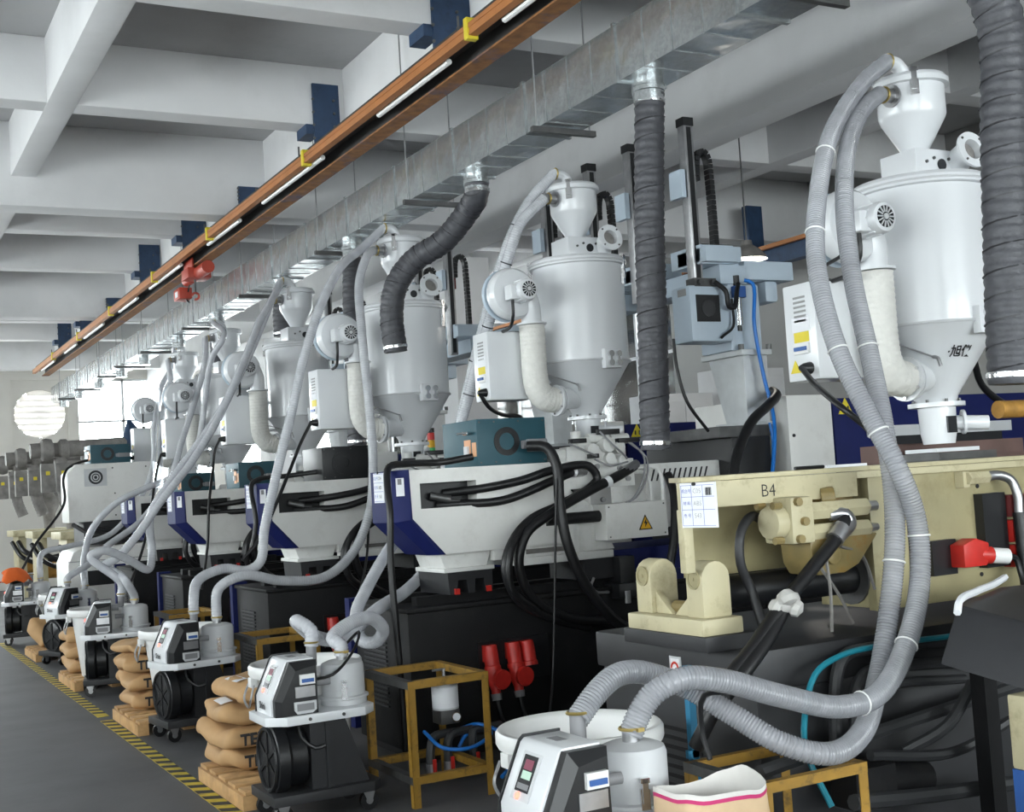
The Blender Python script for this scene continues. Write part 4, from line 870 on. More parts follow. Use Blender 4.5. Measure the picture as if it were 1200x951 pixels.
# pump/valve block
M().box(.28, .40, .02, .2, 1.33, 1.52).cyl((.22, .1, 1.42), (.3, .1, 1.42), .07, n=14).build('valve_body', 'beige', m1, bev=.015)
for z in (1.455, 1.365): M().lathe([(.036, 0), (.04, .01), (.04, .36), (.03, .375)], (.38, .09, z), (1, 0, 0), n=6).build('hex_spool', 'beige', m1, ang=.3)
M().lathe([(.022, 0), (.022, .05)], (.755, .09, 1.455), (1, 0, 0), n=10).lathe([(.022, 0), (.016, .05)], (.755, .09, 1.365), (1, 0, 0), n=10).build('spool_fitting', 'steel', m1)
q = M(); [q.cyl((x, .02, z), (x, .0, z), .018, n=8) for x, z in ((.31, 1.5), (.34, 1.42), (.31, 1.35))]; [q.cyl((.24, .04 + dy, 1.42 + dz), (.2, .04 + dy, 1.42 + dz), .016, n=8) for dy, dz in ((0, .07), (0, -.07), (.1, .07))]; q.build('bolts', 'beige_oily', m1)
M().prism([(.4, 1.34), (.78, 1.34), (.72, 1.28), (.66, 1.22), (.58, 1.19), (.44, 1.19), (.41, 1.24)], 'y', .06, .25).cyl((.5, .05, 1.27), (.5, .03, 1.27), .04, n=12).build('lower_manifold', 'beige_oily', m1, bev=.015)
M().lathe([(.06, 0), (.1, .03), (.13, .1), (.13, .22), (.09, .26)], (.42, .3, 1.45), (1, -.1, 0), n=20).cyl((.55, .15, 1.5), (.6, .12, 1.5), .05, n=12).build('pump_casting', 'beige_oily', m1, bev=.004)
M().lathe([(.09, 0), (.11, .05), (.11, .14), (.06, .18)], (.7, .35, 1.46), (1, 0, 0), n=20).cyl((.78, .28, 1.43), (.86, .28, 1.43), .04, n=12).build('drive_motor', 'beige_oily', m1, bev=.004)
# pin bracket on base end
pb = M().box(-.14, .06, .1, .63, 1.0, 1.065)
for y in (.14, .5):
    out = [(-.1, 1.065), (.04, 1.065), (.04, 1.22)] + [(-.03 + .07 * math.cos(a), 1.22 + .07 * math.sin(a)) for a in [k * PI / 8 for k in range(1, 8)]] + [(-.1, 1.22)]
    pb.prism(out, 'y', y, y + .11)
pb.prism([(.25, 1.065), (.37, 1.065), (.25, 1.16)], 'x', -.08, -.04).prism([(.5, 1.065), (.38, 1.065), (.5, 1.16)], 'x', -.08, -.04)
pb = pb.build('pin_bracket', 'beige', m1, bev=.008)
for y in (.195, .555): M().lathe([(.042, 0), (.042, .006), (.03, .006), (.03, .003)], (-.1, y, 1.22), (-1, 0, 0), n=20).cyl((-.1, y, 1.22), (-.106, y, 1.22), .008, n=8).build('pin_disc', 'beige_dull', pb)
M().cyl((-.03, .3, 1.09), (-.03, .42, 1.09), .03, n=10).build('grease_fitting', 'beige_oily', pb)
M().box(-.145, .12, .08, .66, .94, 1.0).build('bracket_plinth', 'charcoal', m1, bev=.006)
# fittings on the right plate
M().box(1.36, 1.4, .1, .15, 1.5, 1.57).lathe([(.03, 0), (.03, .13)], (1.38, .1, 1.54), (1, 0, 0), n=6).build('hydraulic_port', 'beige', m1)
wtube(m1, [O1 + Vector(p) for p in ((1.5, .1, 1.54), (1.57, .09, 1.545), (1.63, .07, 1.52), (1.645, .05, 1.45), (1.645, .05, 1.37))], .022, 'steel', 'elbow_fitting', step=.02)
wtube(m1, [O1 + Vector(p) for p in ((1.645, .05, 1.37), (1.64, .04, 1.2), (1.62, .02, 1.05), (1.6, -.02, .9))], .03, 'black_rubber', 'hydraulic_hose')
M().box(1.47, 1.62, .1, .15, 1.13, 1.465).build('socket_backing', 'black_plastic', m1)
for k, z in enumerate((1.4, 1.285, 1.17)):
    M().box(1.63, 1.8, .08, .15, z - .05, z + .05).lathe([(.04, 0), (.047, .04), (.047, .09)], (1.72, .08, z), (.2, -1, 0), n=16).build('socket', 'red' if k else 'dark_red', m1, bev=.004)
M().box(1.15, 1.3, .12, .15, 1.12, 1.275).build('plug_backing', 'black_plastic', m1)
pg = M().prism([(1.26, 1.15), (1.4, 1.15), (1.42, 1.19), (1.42, 1.25), (1.34, 1.275), (1.26, 1.25)], 'y', .04, .12).cyl((1.38, .08, 1.2), (1.45, .06, 1.19), .04, n=14).build('plug', 'red', m1, bev=.006)
M().cyl((1.45, .06, 1.19), (1.53, .04, 1.18), .036, n=14).build('plug_collar', 'plastic_white', pg)
M().tube([(1.53, .04, 1.18), (1.57, .03, 1.17), (1.585, .02, 1.1), (1.57, -.02, 1.0)], .014, n=8, step=.03).build('cord', 'black_rubber', pg)
M().box(1.62, 2.6, .78, 1.0, 1.45, 1.72).box(1.62, 2.6, .5, .78, 1.45, 1.64).build('barrel_mount', 'wood_dark', m1)
M().box(1.6, 2.0, .45, .78, 1.627, 1.664).build('throat_mount', 'dark_steel', m1)
M().cyl((2.0, .42, 1.86), (2.9, .35, 1.86), .045, n=14).build('rusty_pipe', 'rust_pipe', m1)
# black hydraulic hoses bundle
wtube(m1, [(3.69, 3.95, 1.418), (3.642, 3.93, 1.365), (3.422, 3.88, 1.225), (3.221, 3.84, 1.098), (3.027, 3.8, 0.959), (2.882, 3.78, 0.865)], .029, 'black_rubber', 'hydraulic_hose', n=12)
wtube(m1, [(3.256, 3.85, 1.107), (3.083, 3.79, 0.976), (2.913, 3.76, 0.857), (2.826, 3.78, 0.773), (2.776, 3.85, 0.63)], .029, 'black_rubber', 'hydraulic_hose', n=12)
wtube(m1, [(3.634, 3.98, 1.433), (3.691, 3.95, 1.433), (3.711, 3.94, 1.396), (3.64, 3.93, 1.344)], .026, 'steel', 'hose_elbow', n=10, step=.02)
M().cyl(rel((3.653, 3.93, 1.379)), rel((3.597, 3.92, 1.334)), .038, n=12).build('hose_end', 'steel', m1)
wtube(m1, [(3.474, 4.2, 1.413), (3.318, 4.1, 1.448), (3.218, 4.05, 1.386), (3.207, 4.05, 1.266), (3.258, 4.06, 1.157), (3.26, 4, 1.006)], .02, 'charcoal', 'cable', n=8)
for p in ([(3.543, 3.92, 1.258), (3.535, 3.9, 1.138), (3.526, 3.9, 0.967)], [(3.512, 3.92, 1.226), (3.632, 3.95, 1.092), (3.691, 3.95, 0.98)], [(3.654, 3.95, 1.301), (3.797, 3.98, 1.253), (3.873, 4, 1.101)]): wtube(m1, p, .007, 'dusty_grey', 'thin_wire', n=5)
b = M(); rnd = random.Random(3); c = rel((3.236, 3.82, 1.117))
for k in range(7): b.lathe([(.001, -.03), (.03, -.018), (.038, .004), (.02, .03), (.001, .036)], c + Vector((rnd.uniform(-.035, .035), rnd.uniform(-.025, .025), rnd.uniform(-.03, .03))), (rnd.uniform(-1, 1), rnd.uniform(-1, 1), rnd.uniform(.2, 1)), n=9)
b.build('rag_knot', 'white_cloth', m1)
# label board hanging at the head corner
lbd = thing('label_board', 'white hanging label board with handwriting and barcode on beige machine', 'sign', (2.925, 4.04, 1.45)); lbd.rotation_euler = (0, 0, -1.4)
M().box(0, .19, 0, .004, -.02, .155).build('sheet', 'paper', lbd)
ln = M(); [ln.box(.005, .18, -.0006, 0, z - .0007, z + .0007) for z in (.145, .1, .05, -.012)]; [ln.box(x - .0007, x + .0007, -.0006, 0, -.012, .145) for x in (.006, .06, .12)]; ln.build('rule_lines', 'ink_blue', lbd)
for k, (a, c) in enumerate((('机台号', 'C05'), ('材 料', 'ABS'), ('色 号', 'S43'))):
    z = .122 - k * .048; text(a, .017, 'ink_blue', lbd, (.034, -.001, z), (1, 0, 0), (0, 0, 1)); text(c, .026, 'ink', lbd, (.09, -.001, z), (1, .0, .0), (0, 0, 1), -.0006)
q = M(); [q.box(.135 + k * .004, .137 + k * .004 + (k % 3) * .0008, -.0008, 0, .105, .135) for k in range(8)]; q.build('barcode', 'ink', lbd)
M().cyl((.08, 0, .15), (.08, -.01, .15), .007, n=8).build('magnet', 'ink', lbd)
tag(M().box(-.12, .12, -.06, .06, 0, .012).build('notebook', 'paper'), 'thin white notepad lying on top of the beige machine', 'notepad').location = (4.0, 4.3, 1.626)
tag(M().cyl((-.09, 0, .008), (.09, .02, .008), .008, n=8).build('marker_pen', 'black_plastic'), 'black pen lying beside the notepad on beige machine', 'pen').location = (3.75, 4.2, 1.626)
tag(M().cyl((-.07, 0, .006), (.05, .05, .006), .006, n=8).build('orange_rod', 'orange_cloth'), 'thin orange stick lying on the dark machine base', 'stick').location = (3.2, 4.78, .94)
# dark draped console and beige control at right edge
pn = thing('covered_console', 'tilted console under a black fabric cover at the picture edge', 'console', (3.55, 3.2, 0))
a = [Vector((3.37, 3.2, 0.933)), Vector((3.595, 3.3, 1.109)), Vector((4.184, 3.55, 1.14))]; o = pn.location
pr = [(0, .80), (.05, 1.02), (.0, 1.0)]
b = M()
lowl, topl = Vector((3.426, 3.25, 0.912)) - o, Vector((3.616, 3.32, 1.1)) - o
lowr, topr = Vector((3.613, 3, 0.814)) - o, Vector((3.746, 3.05, 1.021)) - o
back_l = Vector((4.301, 3.72, 1.08)) - o; back_r = back_l + Vector((.55, -.2, .02))
lb1 = Vector((back_l.x + .02, back_l.y, back_l.z - .22)); lb2 = Vector((back_r.x, back_r.y, back_r.z - .22))
b.add([lowl, lowr, topr, topl, back_l, back_r, lb1, lb2], [(0, 1, 2, 3), (3, 2, 5, 4), (4, 5, 7, 6), (0, 6, 7, 1), (0, 3, 4, 6), (1, 7, 5, 2)])
b.build('cover', 'charcoal', pn, bev=.012)
M().box(.35, .42, .28, .35, 0, .85).box(.2, .55, .15, .5, 0, .03).build('stand', 'black_steel', pn)
M().tube([Vector((3.525, 3.24, 1.083)) - o, Vector((3.571, 3.27, 1.117)) - o, Vector((3.814, 3.4, 1.127)) - o, Vector((4.082, 3.55, 1.122)) - o, Vector((4.266, 3.65, 1.129)) - o], .014, n=6, step=.03).build('paper_strip', 'paper', pn)
bc = thing('beige_control', 'beige control box with teal screen and blue skirt at picture corner', 'control box', (3.6, 2.9, 0))
M().box(0, .32, 0, .22, .54, .8).build('case', 'beige', bc, bev=.012); M().box(.03, .3, -.006, 0, .6, .75).build('screen', 'teal_tube', bc); M().box(.0, .32, .005, .22, .3, .54).build('skirt', 'breaker_blue', bc); M().box(.1, .3, .08, .22, 0, .3).build('stand', 'dark_steel', bc)
# pipes under the beige machine
pp = thing('water_pipes', 'grey plastic cooling pipes along the side of the beige machine', 'pipe', (3.9, 3.8, 0)); o = pp.location
for pts, r in (([(3.402, 3.8, 0.442), (3.445, 3.8, 0.817), (3.493, 3.8, 0.884), (3.608, 3.8, 0.897), (4.161, 3.8, 0.868), (4.636, 3.8, 0.843)], .026), ([(3.488, 3.78, 0.514), (3.517, 3.78, 0.743), (3.565, 3.78, 0.803), (3.695, 3.78, 0.814), (4.598, 3.78, 0.738)], .024), ([(3.56, 3.76, 0.606), (3.573, 3.76, 0.721), (3.621, 3.76, 0.748), (4.099, 3.76, 0.72)], .02)):
    M().tube([Vector(p) - o for p in pts], r, n=10, step=.03).build('pipe', 'water_pipe', pp)
hz = thing('floor_hoses', 'bundle of dark hoses running low beside the beige machine', 'hose', (3.3, 3.6, 0)); o = hz.location
for pts, r in (([(2.866, 3.6, 0.564), (3.321, 3.65, 0.592), (3.778, 3.7, 0.616), (4.442, 3.75, 0.659)], .026), ([(3.671, 3.7, 0.498), (3.809, 3.6, 0.592), (3.97, 3.6, 0.737)], .024), ([(3.444, 3.65, 0.525), (3.897, 3.65, 0.471), (4.197, 3.6, 0.569)], .022), ([(3.249, 3.55, 0.402), (3.733, 3.6, 0.341), (4.214, 3.6, 0.309)], .03)):
    M().tube([Vector(p) - o for p in pts], r, n=8, step=.05).build('hose', 'water_pipe', hz)
M().box(0, .2, -.02, .12, .35, .5).cyl((.2, .05, .43), (.42, .05, .4), .06).build('coupling', 'black_steel', hz)
tag(M().tube([(4.067, 3.78, 0.898), (3.695, 3.77, 0.907), (3.434, 3.76, 0.895), (3.28, 3.74, 0.844), (3.179, 3.7, 0.702), (3.131, 3.65, 0.59), (3.145, 3.55, 0.405)], .012, n=8).build('teal_air_line', 'teal_tube', org=(4.067, 3.78, 0.898)), 'teal air line looping before the beige machine', 'tube')
po = thing('blue_post', 'blue steel post standing behind the big white bin', 'post', (2.87, 4.0, 0)); M().box(0, .03, 0, .03, 0, .9).box(-.02, .03, 0, .02, .55, .58).build('post', 'cyan_post', po)

# ================================================================ filter unit with blue tubes
fl = thing('water_filter', 'water filter with gauge, red valves and blue tubes inside yellow frame', 'filter', (3.0, 6.53, -.1)); o = fl.location
M().cyl((0, 0, .5), (0, 0, .64), .075, n=20).build('canister', 'light_grey', fl); M().cyl((0, 0, .51), (0, 0, .625), .0757, n=20).build('sticker', 'paper', fl)
M().cyl((0, 0, .635), (0, 0, .66), .08, n=20).cyl((0, 0, .66), (0, 0, .72), .01, n=8).cyl((-.07, 0, .72), (.07, 0, .72), .007, n=6).build('clamp_handle', 'steel', fl)
hd_ = M().box(-.06, .06, -.06, .06, .42, .5).build('filter_head', 'dark_steel', fl, bev=.008)
M().cyl((.03, -.06, .46), (.025, -.085, .46), .028, n=18).build('gauge_rim', 'chrome', hd_); M().cyl((.0255, -.084, .46), (.025, -.087, .46), .022, n=18).build('gauge_dial', 'paper', hd_)
for k, x in enumerate((-.13, -.02, .14)):
    M().tube([(x, -.05, .12), (x, -.05, .3 + .03 * k), (x + .03, -.04, .36), (x + .2, .0, .36)], .025, n=10, step=.03).build('pipe', 'water_pipe', fl)
    v = M().cyl((x, -.05, .16), (x, -.05, .22), .032, n=10).build('valve', 'steel', fl); M().box(x - .01, x + .01, -.1, -.09, .15, .25).box(x - .018, x + .018, -.105, -.09, .15, .17).build('valve_lever', 'red', v)
M().tube([(x, 0, .3) for x in (.1, .3, .5)], .04, n=10).build('pipe', 'water_pipe', fl)
wtube(fl, [(2.867, 6.55, 0.286), (2.891, 6.35, 0.223), (3.023, 6.3, 0.21), (3.209, 6.4, 0.242), (3.274, 6.6, 0.253), (3.096, 6.5, 0.235), (3.055, 6.5, 0.179)], .011, 'blue_tube', 'air_tube', n=6, step=.03); wtube(fl, [(3.12, 6.6, 0.261), (3.182, 6.5, 0.29), (3.29, 6.4, 0.23), (3.218, 6.2, 0.107), (3.12, 6.12, 0.068)], .011, 'blue_tube', 'air_tube', n=6)

# ================================================================ take-out robots
def robot(label, loc, cy):
    t = thing('takeout_robot', label, 'robot', loc, 0, 'pale blue take-out robots on the machines')
    M().box(-.3, .21, -.13, .5, -.08, .0).build('mount_plate', 'dark_steel', t, bev=.006)
    b = M().rings([[(.0, -.08, 0), (.2, -.08, 0), (.2, .16, 0), (.0, .16, 0)], [(-.02, -.1, .5), (.2, -.1, .5), (.2, .3, .5), (-.02, .3, .5)]]).box(-.06, .215, -.12, .22, 0, .025).box(-.06, .215, -.14, .34, .5, .54).build('pedestal', 'cast_silver', t, bev=.006)
    q = M(); [q.cyl((x, y, .54), (x, y, .58), .02, n=8) for x in (-.03, .22) for y in (-.1, .3)]; q.build('bolts', 'dark_steel', b)
    col = M().box(-.08, .2, -.06, .3, .54, 1.02).build('column', 'robot_blue', t, bev=.015)
    hdx = M().box(-.45, -.09, -.1, .12, .6, 1.0).build('drive_cabinet', 'robot_blue', t, bev=.02)
    M().box(-.4, -.2, -.108, -.1, .74, .93).build('vent_panel', 'black_plastic', hdx); M().cyl((-.3, -.108, .835), (-.3, -.112, .835), .06, n=20).build('vent_fan', 'charcoal', hdx)
    M().box(-.452, -.45, -.06, .04, .93, .98).build('rating_plate', 'stain_grey', hdx)
    q = M(); [q.cyl((x, -.1, 1.02), (x, -.13, 1.02), .022, n=10) for x in (-.36, -.25)]; q.box(-.4, -.21, -.1, 0, .99, 1.05); q.build('connectors', 'dark_steel', hdx)
    M().tube([(-.25, -.13, 1.02), (-.18, -.16, .95), (-.16, -.16, .84), (-.1, -.15, .84), (-.05, -.12, .95), (0, -.08, 1.02)], .018, n=8, step=.03).tube([(-.1, -.12, .9), (-.12, -.14, .7), (-.2, -.13, .64), (-.22, -.12, .62)], .01, n=6, step=.03).build('signal_cable', 'black_rubber', t)
    fr = M().cyl((-.0, -.06, .72), (0, -.06, .98), .03, n=14).build('air_filter_bowl', 'chrome', t); M().box(-.05, .05, -.1, -.02, .92, 1.0).build('regulator', 'breaker_blue', fr); M().cyl((0, -.06, 1.0), (0, -.06, 1.08), .025, n=12).cyl((0, -.06, .68), (0, -.06, .72), .018, n=8).build('regulator_knob', 'black_plastic', fr)
    M().prism([(-.15, 1.02), (.55, 1.08), (.55, 1.2), (.08, 1.2), (-.15, 1.06)], 'y', .02, .42).box(.1, .56, -.04, .46, 1.06, 1.2).build('arm_housing', 'robot_blue', t, bev=.012)
    M().box(.3, .42, -.02, .3, .9, 1.06).build('arm_bracket', 'robot_blue', t, bev=.03)
    M().box(-.14, .1, min(cy, .0), max(.9, cy + .8), 1.02, 1.16).build('traverse_beam', 'robot_blue', t, bev=.008)
    for q_ in (cy, cy + .72):
        M().box(-.3, .0, q_, q_ + .36, 1.162, 1.3).box(-.3, .02, q_ - .06, q_ + .28, 1.17, 1.28).build('carriage', 'robot_blue', t, bev=.008)
        M().box(-.33, -.25, q_ + .05, q_ + .13, 1.0, 2.19).build('mast', 'steel', t, bev=.008); M().box(-.335, -.245, q_ + .045, q_ + .135, 2.17, 2.23).box(-.31, -.27, q_ + .048, q_ + .05, 1.02, 2.16).build('mast_cap', 'black_plastic', t)
        q = M(); [q.box(-.25, -.244, q_ + .075, q_ + .105, 1.05 + k * .05, 1.075 + k * .05) for k in range(22)]; q.build('mast_rack', 'dark_steel', t)
        S = spline([(-.22, q_ + .1, 1.78), (-.212, q_ + .1, 1.92), (-.185, q_ + .1, 1.99), (-.14, q_ + .1, 2.0), (-.105, q_ + .1, 1.95), (-.095, q_ + .1, 1.82), (-.09, q_ + .1, 1.5), (-.09, q_ + .1, 1.25)], .006); b = M(); last = S[0]
        for i in range(1, len(S)):
            if (S[i] - last).length >= .034:
                d = (S[i] - last).normalized(); s_ = Vector((-d.z, 0, d.x)); m_ = (S[i] + last) / 2
                vs = [m_ + d * e * .0165 + s_ * f * .02 + Vector((0, g, 0)) for e in (-1, 1) for f in (-1, 1) for g in (-.03, .03)]
                b.add(vs, [(0, 1, 3, 2), (4, 6, 7, 5), (0, 4, 5, 1), (2, 3, 7, 6), (0, 2, 6, 4), (1, 5, 7, 3)]); last = S[i]
        b.build('cable_chain', 'black_plastic', t)
        M().box(-.38, -.34, q_ + .06, q_ + .2, 1.65, 1.85).build('side_plate', 'robot_blue', t); M().box(-.24, -.18, q_ + .16, q_ + .2, 1.68, 1.9).build('air_manifold', 'dark_red', t)
    M().lathe([(.02, 0), (.02, .03)], (-.33, -.02, 1.02), (0, 0, 1), n=10).build('beacon', 'led_red', t)
    return t
r0 = robot('pale blue take-out robot with silver pedestal next to the lamp', (5.72, 7.1, 1.95), -.06)
r1 = robot('pale blue take-out robot whose masts rise behind the teal-box hopper', (5.72, 9.85, 1.95), -1.5)
dup(r1, 'pale blue take-out robot behind the widest hopper', (5.72, 12.55, 1.95)); dup(r1, 'pale blue take-out robot near the far wall windows', (5.72, 15.3, 1.95))
cable('black cable drooping from the robot drive cabinet', [(5.117, 7.02, 2.57), (5.115, 7, 2.372), (5.166, 6.98, 2.132), (5.345, 7, 1.921)], .012)
cable('thick black hose rising to the robot pedestal', [(5.119, 6.5, 1.478), (5.207, 6.55, 1.699), (5.441, 6.65, 1.952), (5.683, 6.75, 2.07), (5.895, 6.9, 2.156), (5.943, 7, 2.189)], .035, n=10)
cable('bright blue air hose hanging from the robot beside its pedestal', [(5.737, 6.97, 2.987), (5.787, 6.94, 2.958), (5.758, 6.92, 2.661), (5.808, 6.92, 2.294), (5.825, 6.87, 2.016), (5.783, 6.82, 1.863), (5.69, 6.77, 1.568)], .014, 'blue_tube', 'tube', 'air_hose', group=None)
cable('second thin blue air hose below the robot pedestal', [(5.847, 6.94, 1.96), (5.855, 6.93, 1.807), (5.816, 6.93, 1.566)], .01, 'blue_tube', 'tube', 'air_hose', group=None)

# ================================================================ cream machine with fan and the older row behind it
m6 = thing('cream_machine', 'cream moulding machine with chamfered cover and a small round fan', 'machine', (2.75, 17.8, 0))
cv = M().prism([(.0, 1.48), (.0, 2.14), (.12, 2.27), (1.15, 2.27), (1.15, 1.48)], 'y', 0, .58).build('body_cover', 'white_panel', m6, bev=.02)
fp = M().box(.22, .52, -.006, 0, 1.96, 2.2).build('fan_plate', 'light_grey', cv); M().cyl((.37, -.006, 2.08), (.37, -.016, 2.08), .095, n=24).build('fan_grille', 'display', fp); M().torus((.37, -.017, 2.08), (0, 1, 0), .06, .008).torus((.37, -.017, 2.08), (0, 1, 0), .03, .008).build('fan_rings', 'light_grey', fp)
q = M(); [q.cyl((x, 0, z), (x, -.006, z), .012, n=6) for x, z in ((.6, 2.2), (.62, 1.85), (.62, 1.55), (1.05, 2.2))]; q.build('screws', 'dark_steel', cv)
M().box(1.55, 1.98, .13, .5, 1.3, 1.889).build('feed_block', 'white_panel', m6, bev=.01)
bs = M().prism([(-.05, .0), (-.05, .92), (.02, 1.08), (.12, 1.13), (1.6, 1.16), (1.6, 0)], 'y', -.1, .95).build('base_cover', 'white_panel', m6, bev=.03)
M().box(.2, .75, -.108, -.1, .62, .82).build('opening', 'black_plastic', bs); M().prism([(.95, .6), (1.12, .6), (1.035, .74)], 'y', -.106, -.1).build('warning_sign', 'sign_amber', bs); M().box(-.05, 1.6, -.104, -.1, .95, .96).build('panel_joint', 'stain_grey', bs)
M().box(.2, 1.7, .05, .9, 1.16, 1.48).build('carriage', 'charcoal', m6); M().tube([(.3, .0, 1.4), (.7, -.06, 1.3), (1.2, -.04, 1.25), (1.5, 0, 1.4)], .04, n=8).tube([(.1, .3, 1.45), (.3, -.05, 1.3), (.8, -.05, 1.22)], .03, n=8).build('hydraulic_hose', 'black_rubber', m6)
M().box(1.6, 4.5, 0, 1.0, 0, 1.3).box(3.0, 4.5, 0, 1.0, 1.3, 2.0).build('clamp_unit', 'white_panel', m6, bev=.02)
def old_machine(label, loc, drum=True):
    t = thing('old_machine', label, 'machine', loc, 0, 'older grey machines at the far end')
    M().box(0, 2.2, 0, 1.0, 1.2, 1.32).box(.1, .25, .1, .9, 0, 1.2).box(1.6, 2.1, .1, .9, 0, 1.2).build('frame', 'beige', t, bev=.01)
    M().lathe([(.14, 0), (.16, .05), (.13, .12), (.13, .9), (.15, .95), (.15, 1.0)], (.1, .3, .6), (1, 0, 0), n=16).build('motor', 'rust_pipe', t)
    M().tube([(.1, .1, 1.1), (.2, -.1, .9), (.6, -.12, .75), (1.0, -.1, .85), (1.2, .0, 1.1)], .05, n=8).tube([(.0, .2, 1.1), (.15, -.06, .8), (.5, -.1, .65), (.9, -.05, .8)], .04, n=8).build('hydraulic_hose', 'black_rubber', t)
    M().lathe([(.12, 0), (.12, .15), (.17, .18), (.19, .25), (.17, .33), (.11, .35), (.11, .42), (.16, .46), (.16, .55), (.13, .58), (.13, 1.62)], (-.35, .4, 2.62), (1, 0, .03), n=20).build('barrel_blower', 'dusty_grey', t)
    M().tube([(.1, .4, 2.5), (.12, .4, 2.2), (.15, .4, 1.9), (.25, .4, 1.6)], .1, n=14, rib=(.06, .03)).build('wrapped_pipe', 'dusty_grey', t)
    M().lathe([(.1, 1.32), (.12, 1.6), (.32, 2.0), (.32, 2.5), (.3, 2.55)], (.75, .5, 0), n=24).build('hopper_drum', 'dusty_grey', t)
    for x in (-.25, -.02):
        c = M().box(x, x + .2, .0, .12, 1.95, 2.4).build('switch_box', 'dusty_grey', t, bev=.01); M().box(x + .07, x + .13, -.004, 0, 2.22, 2.28).build('sticker', 'label_yellow', c)
    return t
om = old_machine('older grey machine nearest the cream machine', (3.05, 20.6, 0)); dup(om, 'older grey machine in the middle of the far end row', (3.0, 23.4, 0)); dup(om, 'older grey machine closest to the far wall', (3.0, 26.2, 0))
tg = thing('cloth_hood', 'grey blue pointed cloth hood over a barrel end near the far wall', 'cover', (4.3, 21.0, 2.48)); tg.scale = (.9, .9, .9)
M().rings([[(.28 * math.cos(a) , .22 * math.sin(a), 0.1 + .04 * math.sin(3 * a)) for a in [2 * PI * k / 20 for k in range(20)]], [(.02 + .2 * math.cos(a), .16 * math.sin(a), .35) for a in [2 * PI * k / 20 for k in range(20)]], [(-.06 + .03 * math.cos(a), .03 * math.sin(a), .66) for a in [2 * PI * k / 20 for k in range(20)]]]).build('hood', 'blue_steel', tg, ang=1.2)
bk = thing('paint_bucket', 'small white bucket with red band at the far end row', 'bucket', (2.95, 20.3, 1.325)); bk.location = (3.05, 19.6, 0)
M().lathe([(.13, 0), (.15, .9), (.155, .92)], n=20).build('pail', 'plastic_white', bk); M().lathe([(.148, .7), (.151, .82)], n=20, cap0=False, cap1=False).build('band', 'ink_red', bk)
cl = thing('draped_cloths', 'orange and white work cloths heaped on the far loader cart', 'cloth', (CART[5][0] - .12, CART[5][1], .852))
def heap(seed, cx, cy, rx, ry, h):
    rnd = random.Random(seed); ph = [rnd.uniform(0, 6) for _ in range(4)]; R_ = []
    for i in range(7):
        t = i / 6; z = h * (1 - t * t) - (.18 * max(0, t - .7)); R_.append([(cx + rx * t * math.cos(a) * (1 + .15 * math.sin(3 * a + ph[0])), cy + ry * t * math.sin(a) * (1 + .12 * math.sin(4 * a + ph[1])), z + .02 * t * math.sin(6 * a + ph[2])) for a in [2 * PI * k / 24 for k in range(24)]])
    R_[0] = [(cx + .01 * math.cos(a), cy + .01 * math.sin(a), h) for a in [2 * PI * k / 24 for k in range(24)]]
    return M().rings(R_, True, False)
heap(1, 0, -.05, .2, .2, .12).build('orange_cloth', 'orange_cloth', cl, ang=1.3); heap(2, -.12, .1, .2, .24, .07).build('white_cloth', 'paper_inside', cl, ang=1.3)
tl = thing('signal_tower', 'red amber green signal tower light on a thin pole', 'signal light', (4.881, 10.6, 1.833)); o = tl.location
M().cyl((0, 0, -.3), (0, 0, .12), .008, n=6).build('pole', 'black_plastic', tl)
for k, m in enumerate(('green_cap', 'sign_amber', 'red')): M().cyl((0, 0, .12 + k * .07), (0, 0, .187 + k * .07), .035, n=14).build('lens', m, tl)
M().cyl((0, 0, .33), (0, 0, .37), .036, n=14).build('cap', 'black_plastic', tl)

# ================================================================ clear suction hoses
def hose(label, pts, r=.034, m='pale_hose', rib=(.016, .05), n=12, ties=()):
    root = thing('suction_hose', label, 'hose', pts[0], 0, 'clear spiral suction hoses'); o = Vector(pts[0]); P = [Vector(p) - o for p in pts]
    M().tube(P, r, n=n, step=.03, rib=rib, cap=False).build('hose_wall', m, root, ang=1.3)
    S = spline(P, .03)
    for t in ties:
        i = int(t * (len(S) - 2)); d = S[i + 1] - S[i]; M().torus(S[i], d, r * 1.06, .004, n=16, m=5).build('cable_tie', 'plastic_white' if m == 'clear_hose' else 'ink', root)
    return root
hose('ribbed clear hose from loader lid of the beige machine hopper to the pot', [port_a(0), (4.435, 4.395, 3.476), (4.115, 4.29, 3.18), (3.905, 4.185, 2.861), (3.752, 4.067, 2.506), (3.705, 3.928, 2.118), (3.721, 3.798, 1.838), (3.754, 3.695, 1.612), (3.82, 3.682, 1.394), (3.788, 3.66, 1.159), (3.606, 3.58, 0.933), (3.369, 3.5, 0.789), (3.15, 3.47, 0.773), (2.873, 3.46, 0.851), (2.62, 3.46, 0.937), (2.476, 3.48, 0.959), (2.383, 3.52, 0.919), (2.329, 3.54, 0.85), s_pot(0)], .04, 'clear_hose', (.0125, .05), 16, (.2, .3, .42, .5, .6, .7, .78))
hose('ribbed clear hose from side port of beige machine hopper to the lance', [port_b(0), (4.375, 4.35, 3.322), (4.164, 4.25, 3.092), (3.99, 4.12, 2.754), (3.933, 4.043, 2.431), (3.893, 3.937, 2.081), (3.832, 3.83, 1.783), (3.791, 3.767, 1.501), (3.722, 3.72, 1.265), (3.638, 3.703, 1.003), (3.503, 3.645, 0.793), (3.276, 3.506, 0.658), (3.036, 3.427, 0.631), (2.884, 3.493, 0.683), (2.78, 3.612, 0.777), (2.66, 3.716, 0.88), (2.486, 3.75, 0.953), (2.373, 3.73, 0.957), (2.28, 3.71, 0.916), s_suc(0)], .04, 'clear_hose', (.0125, .05), 16, (.35, .55))
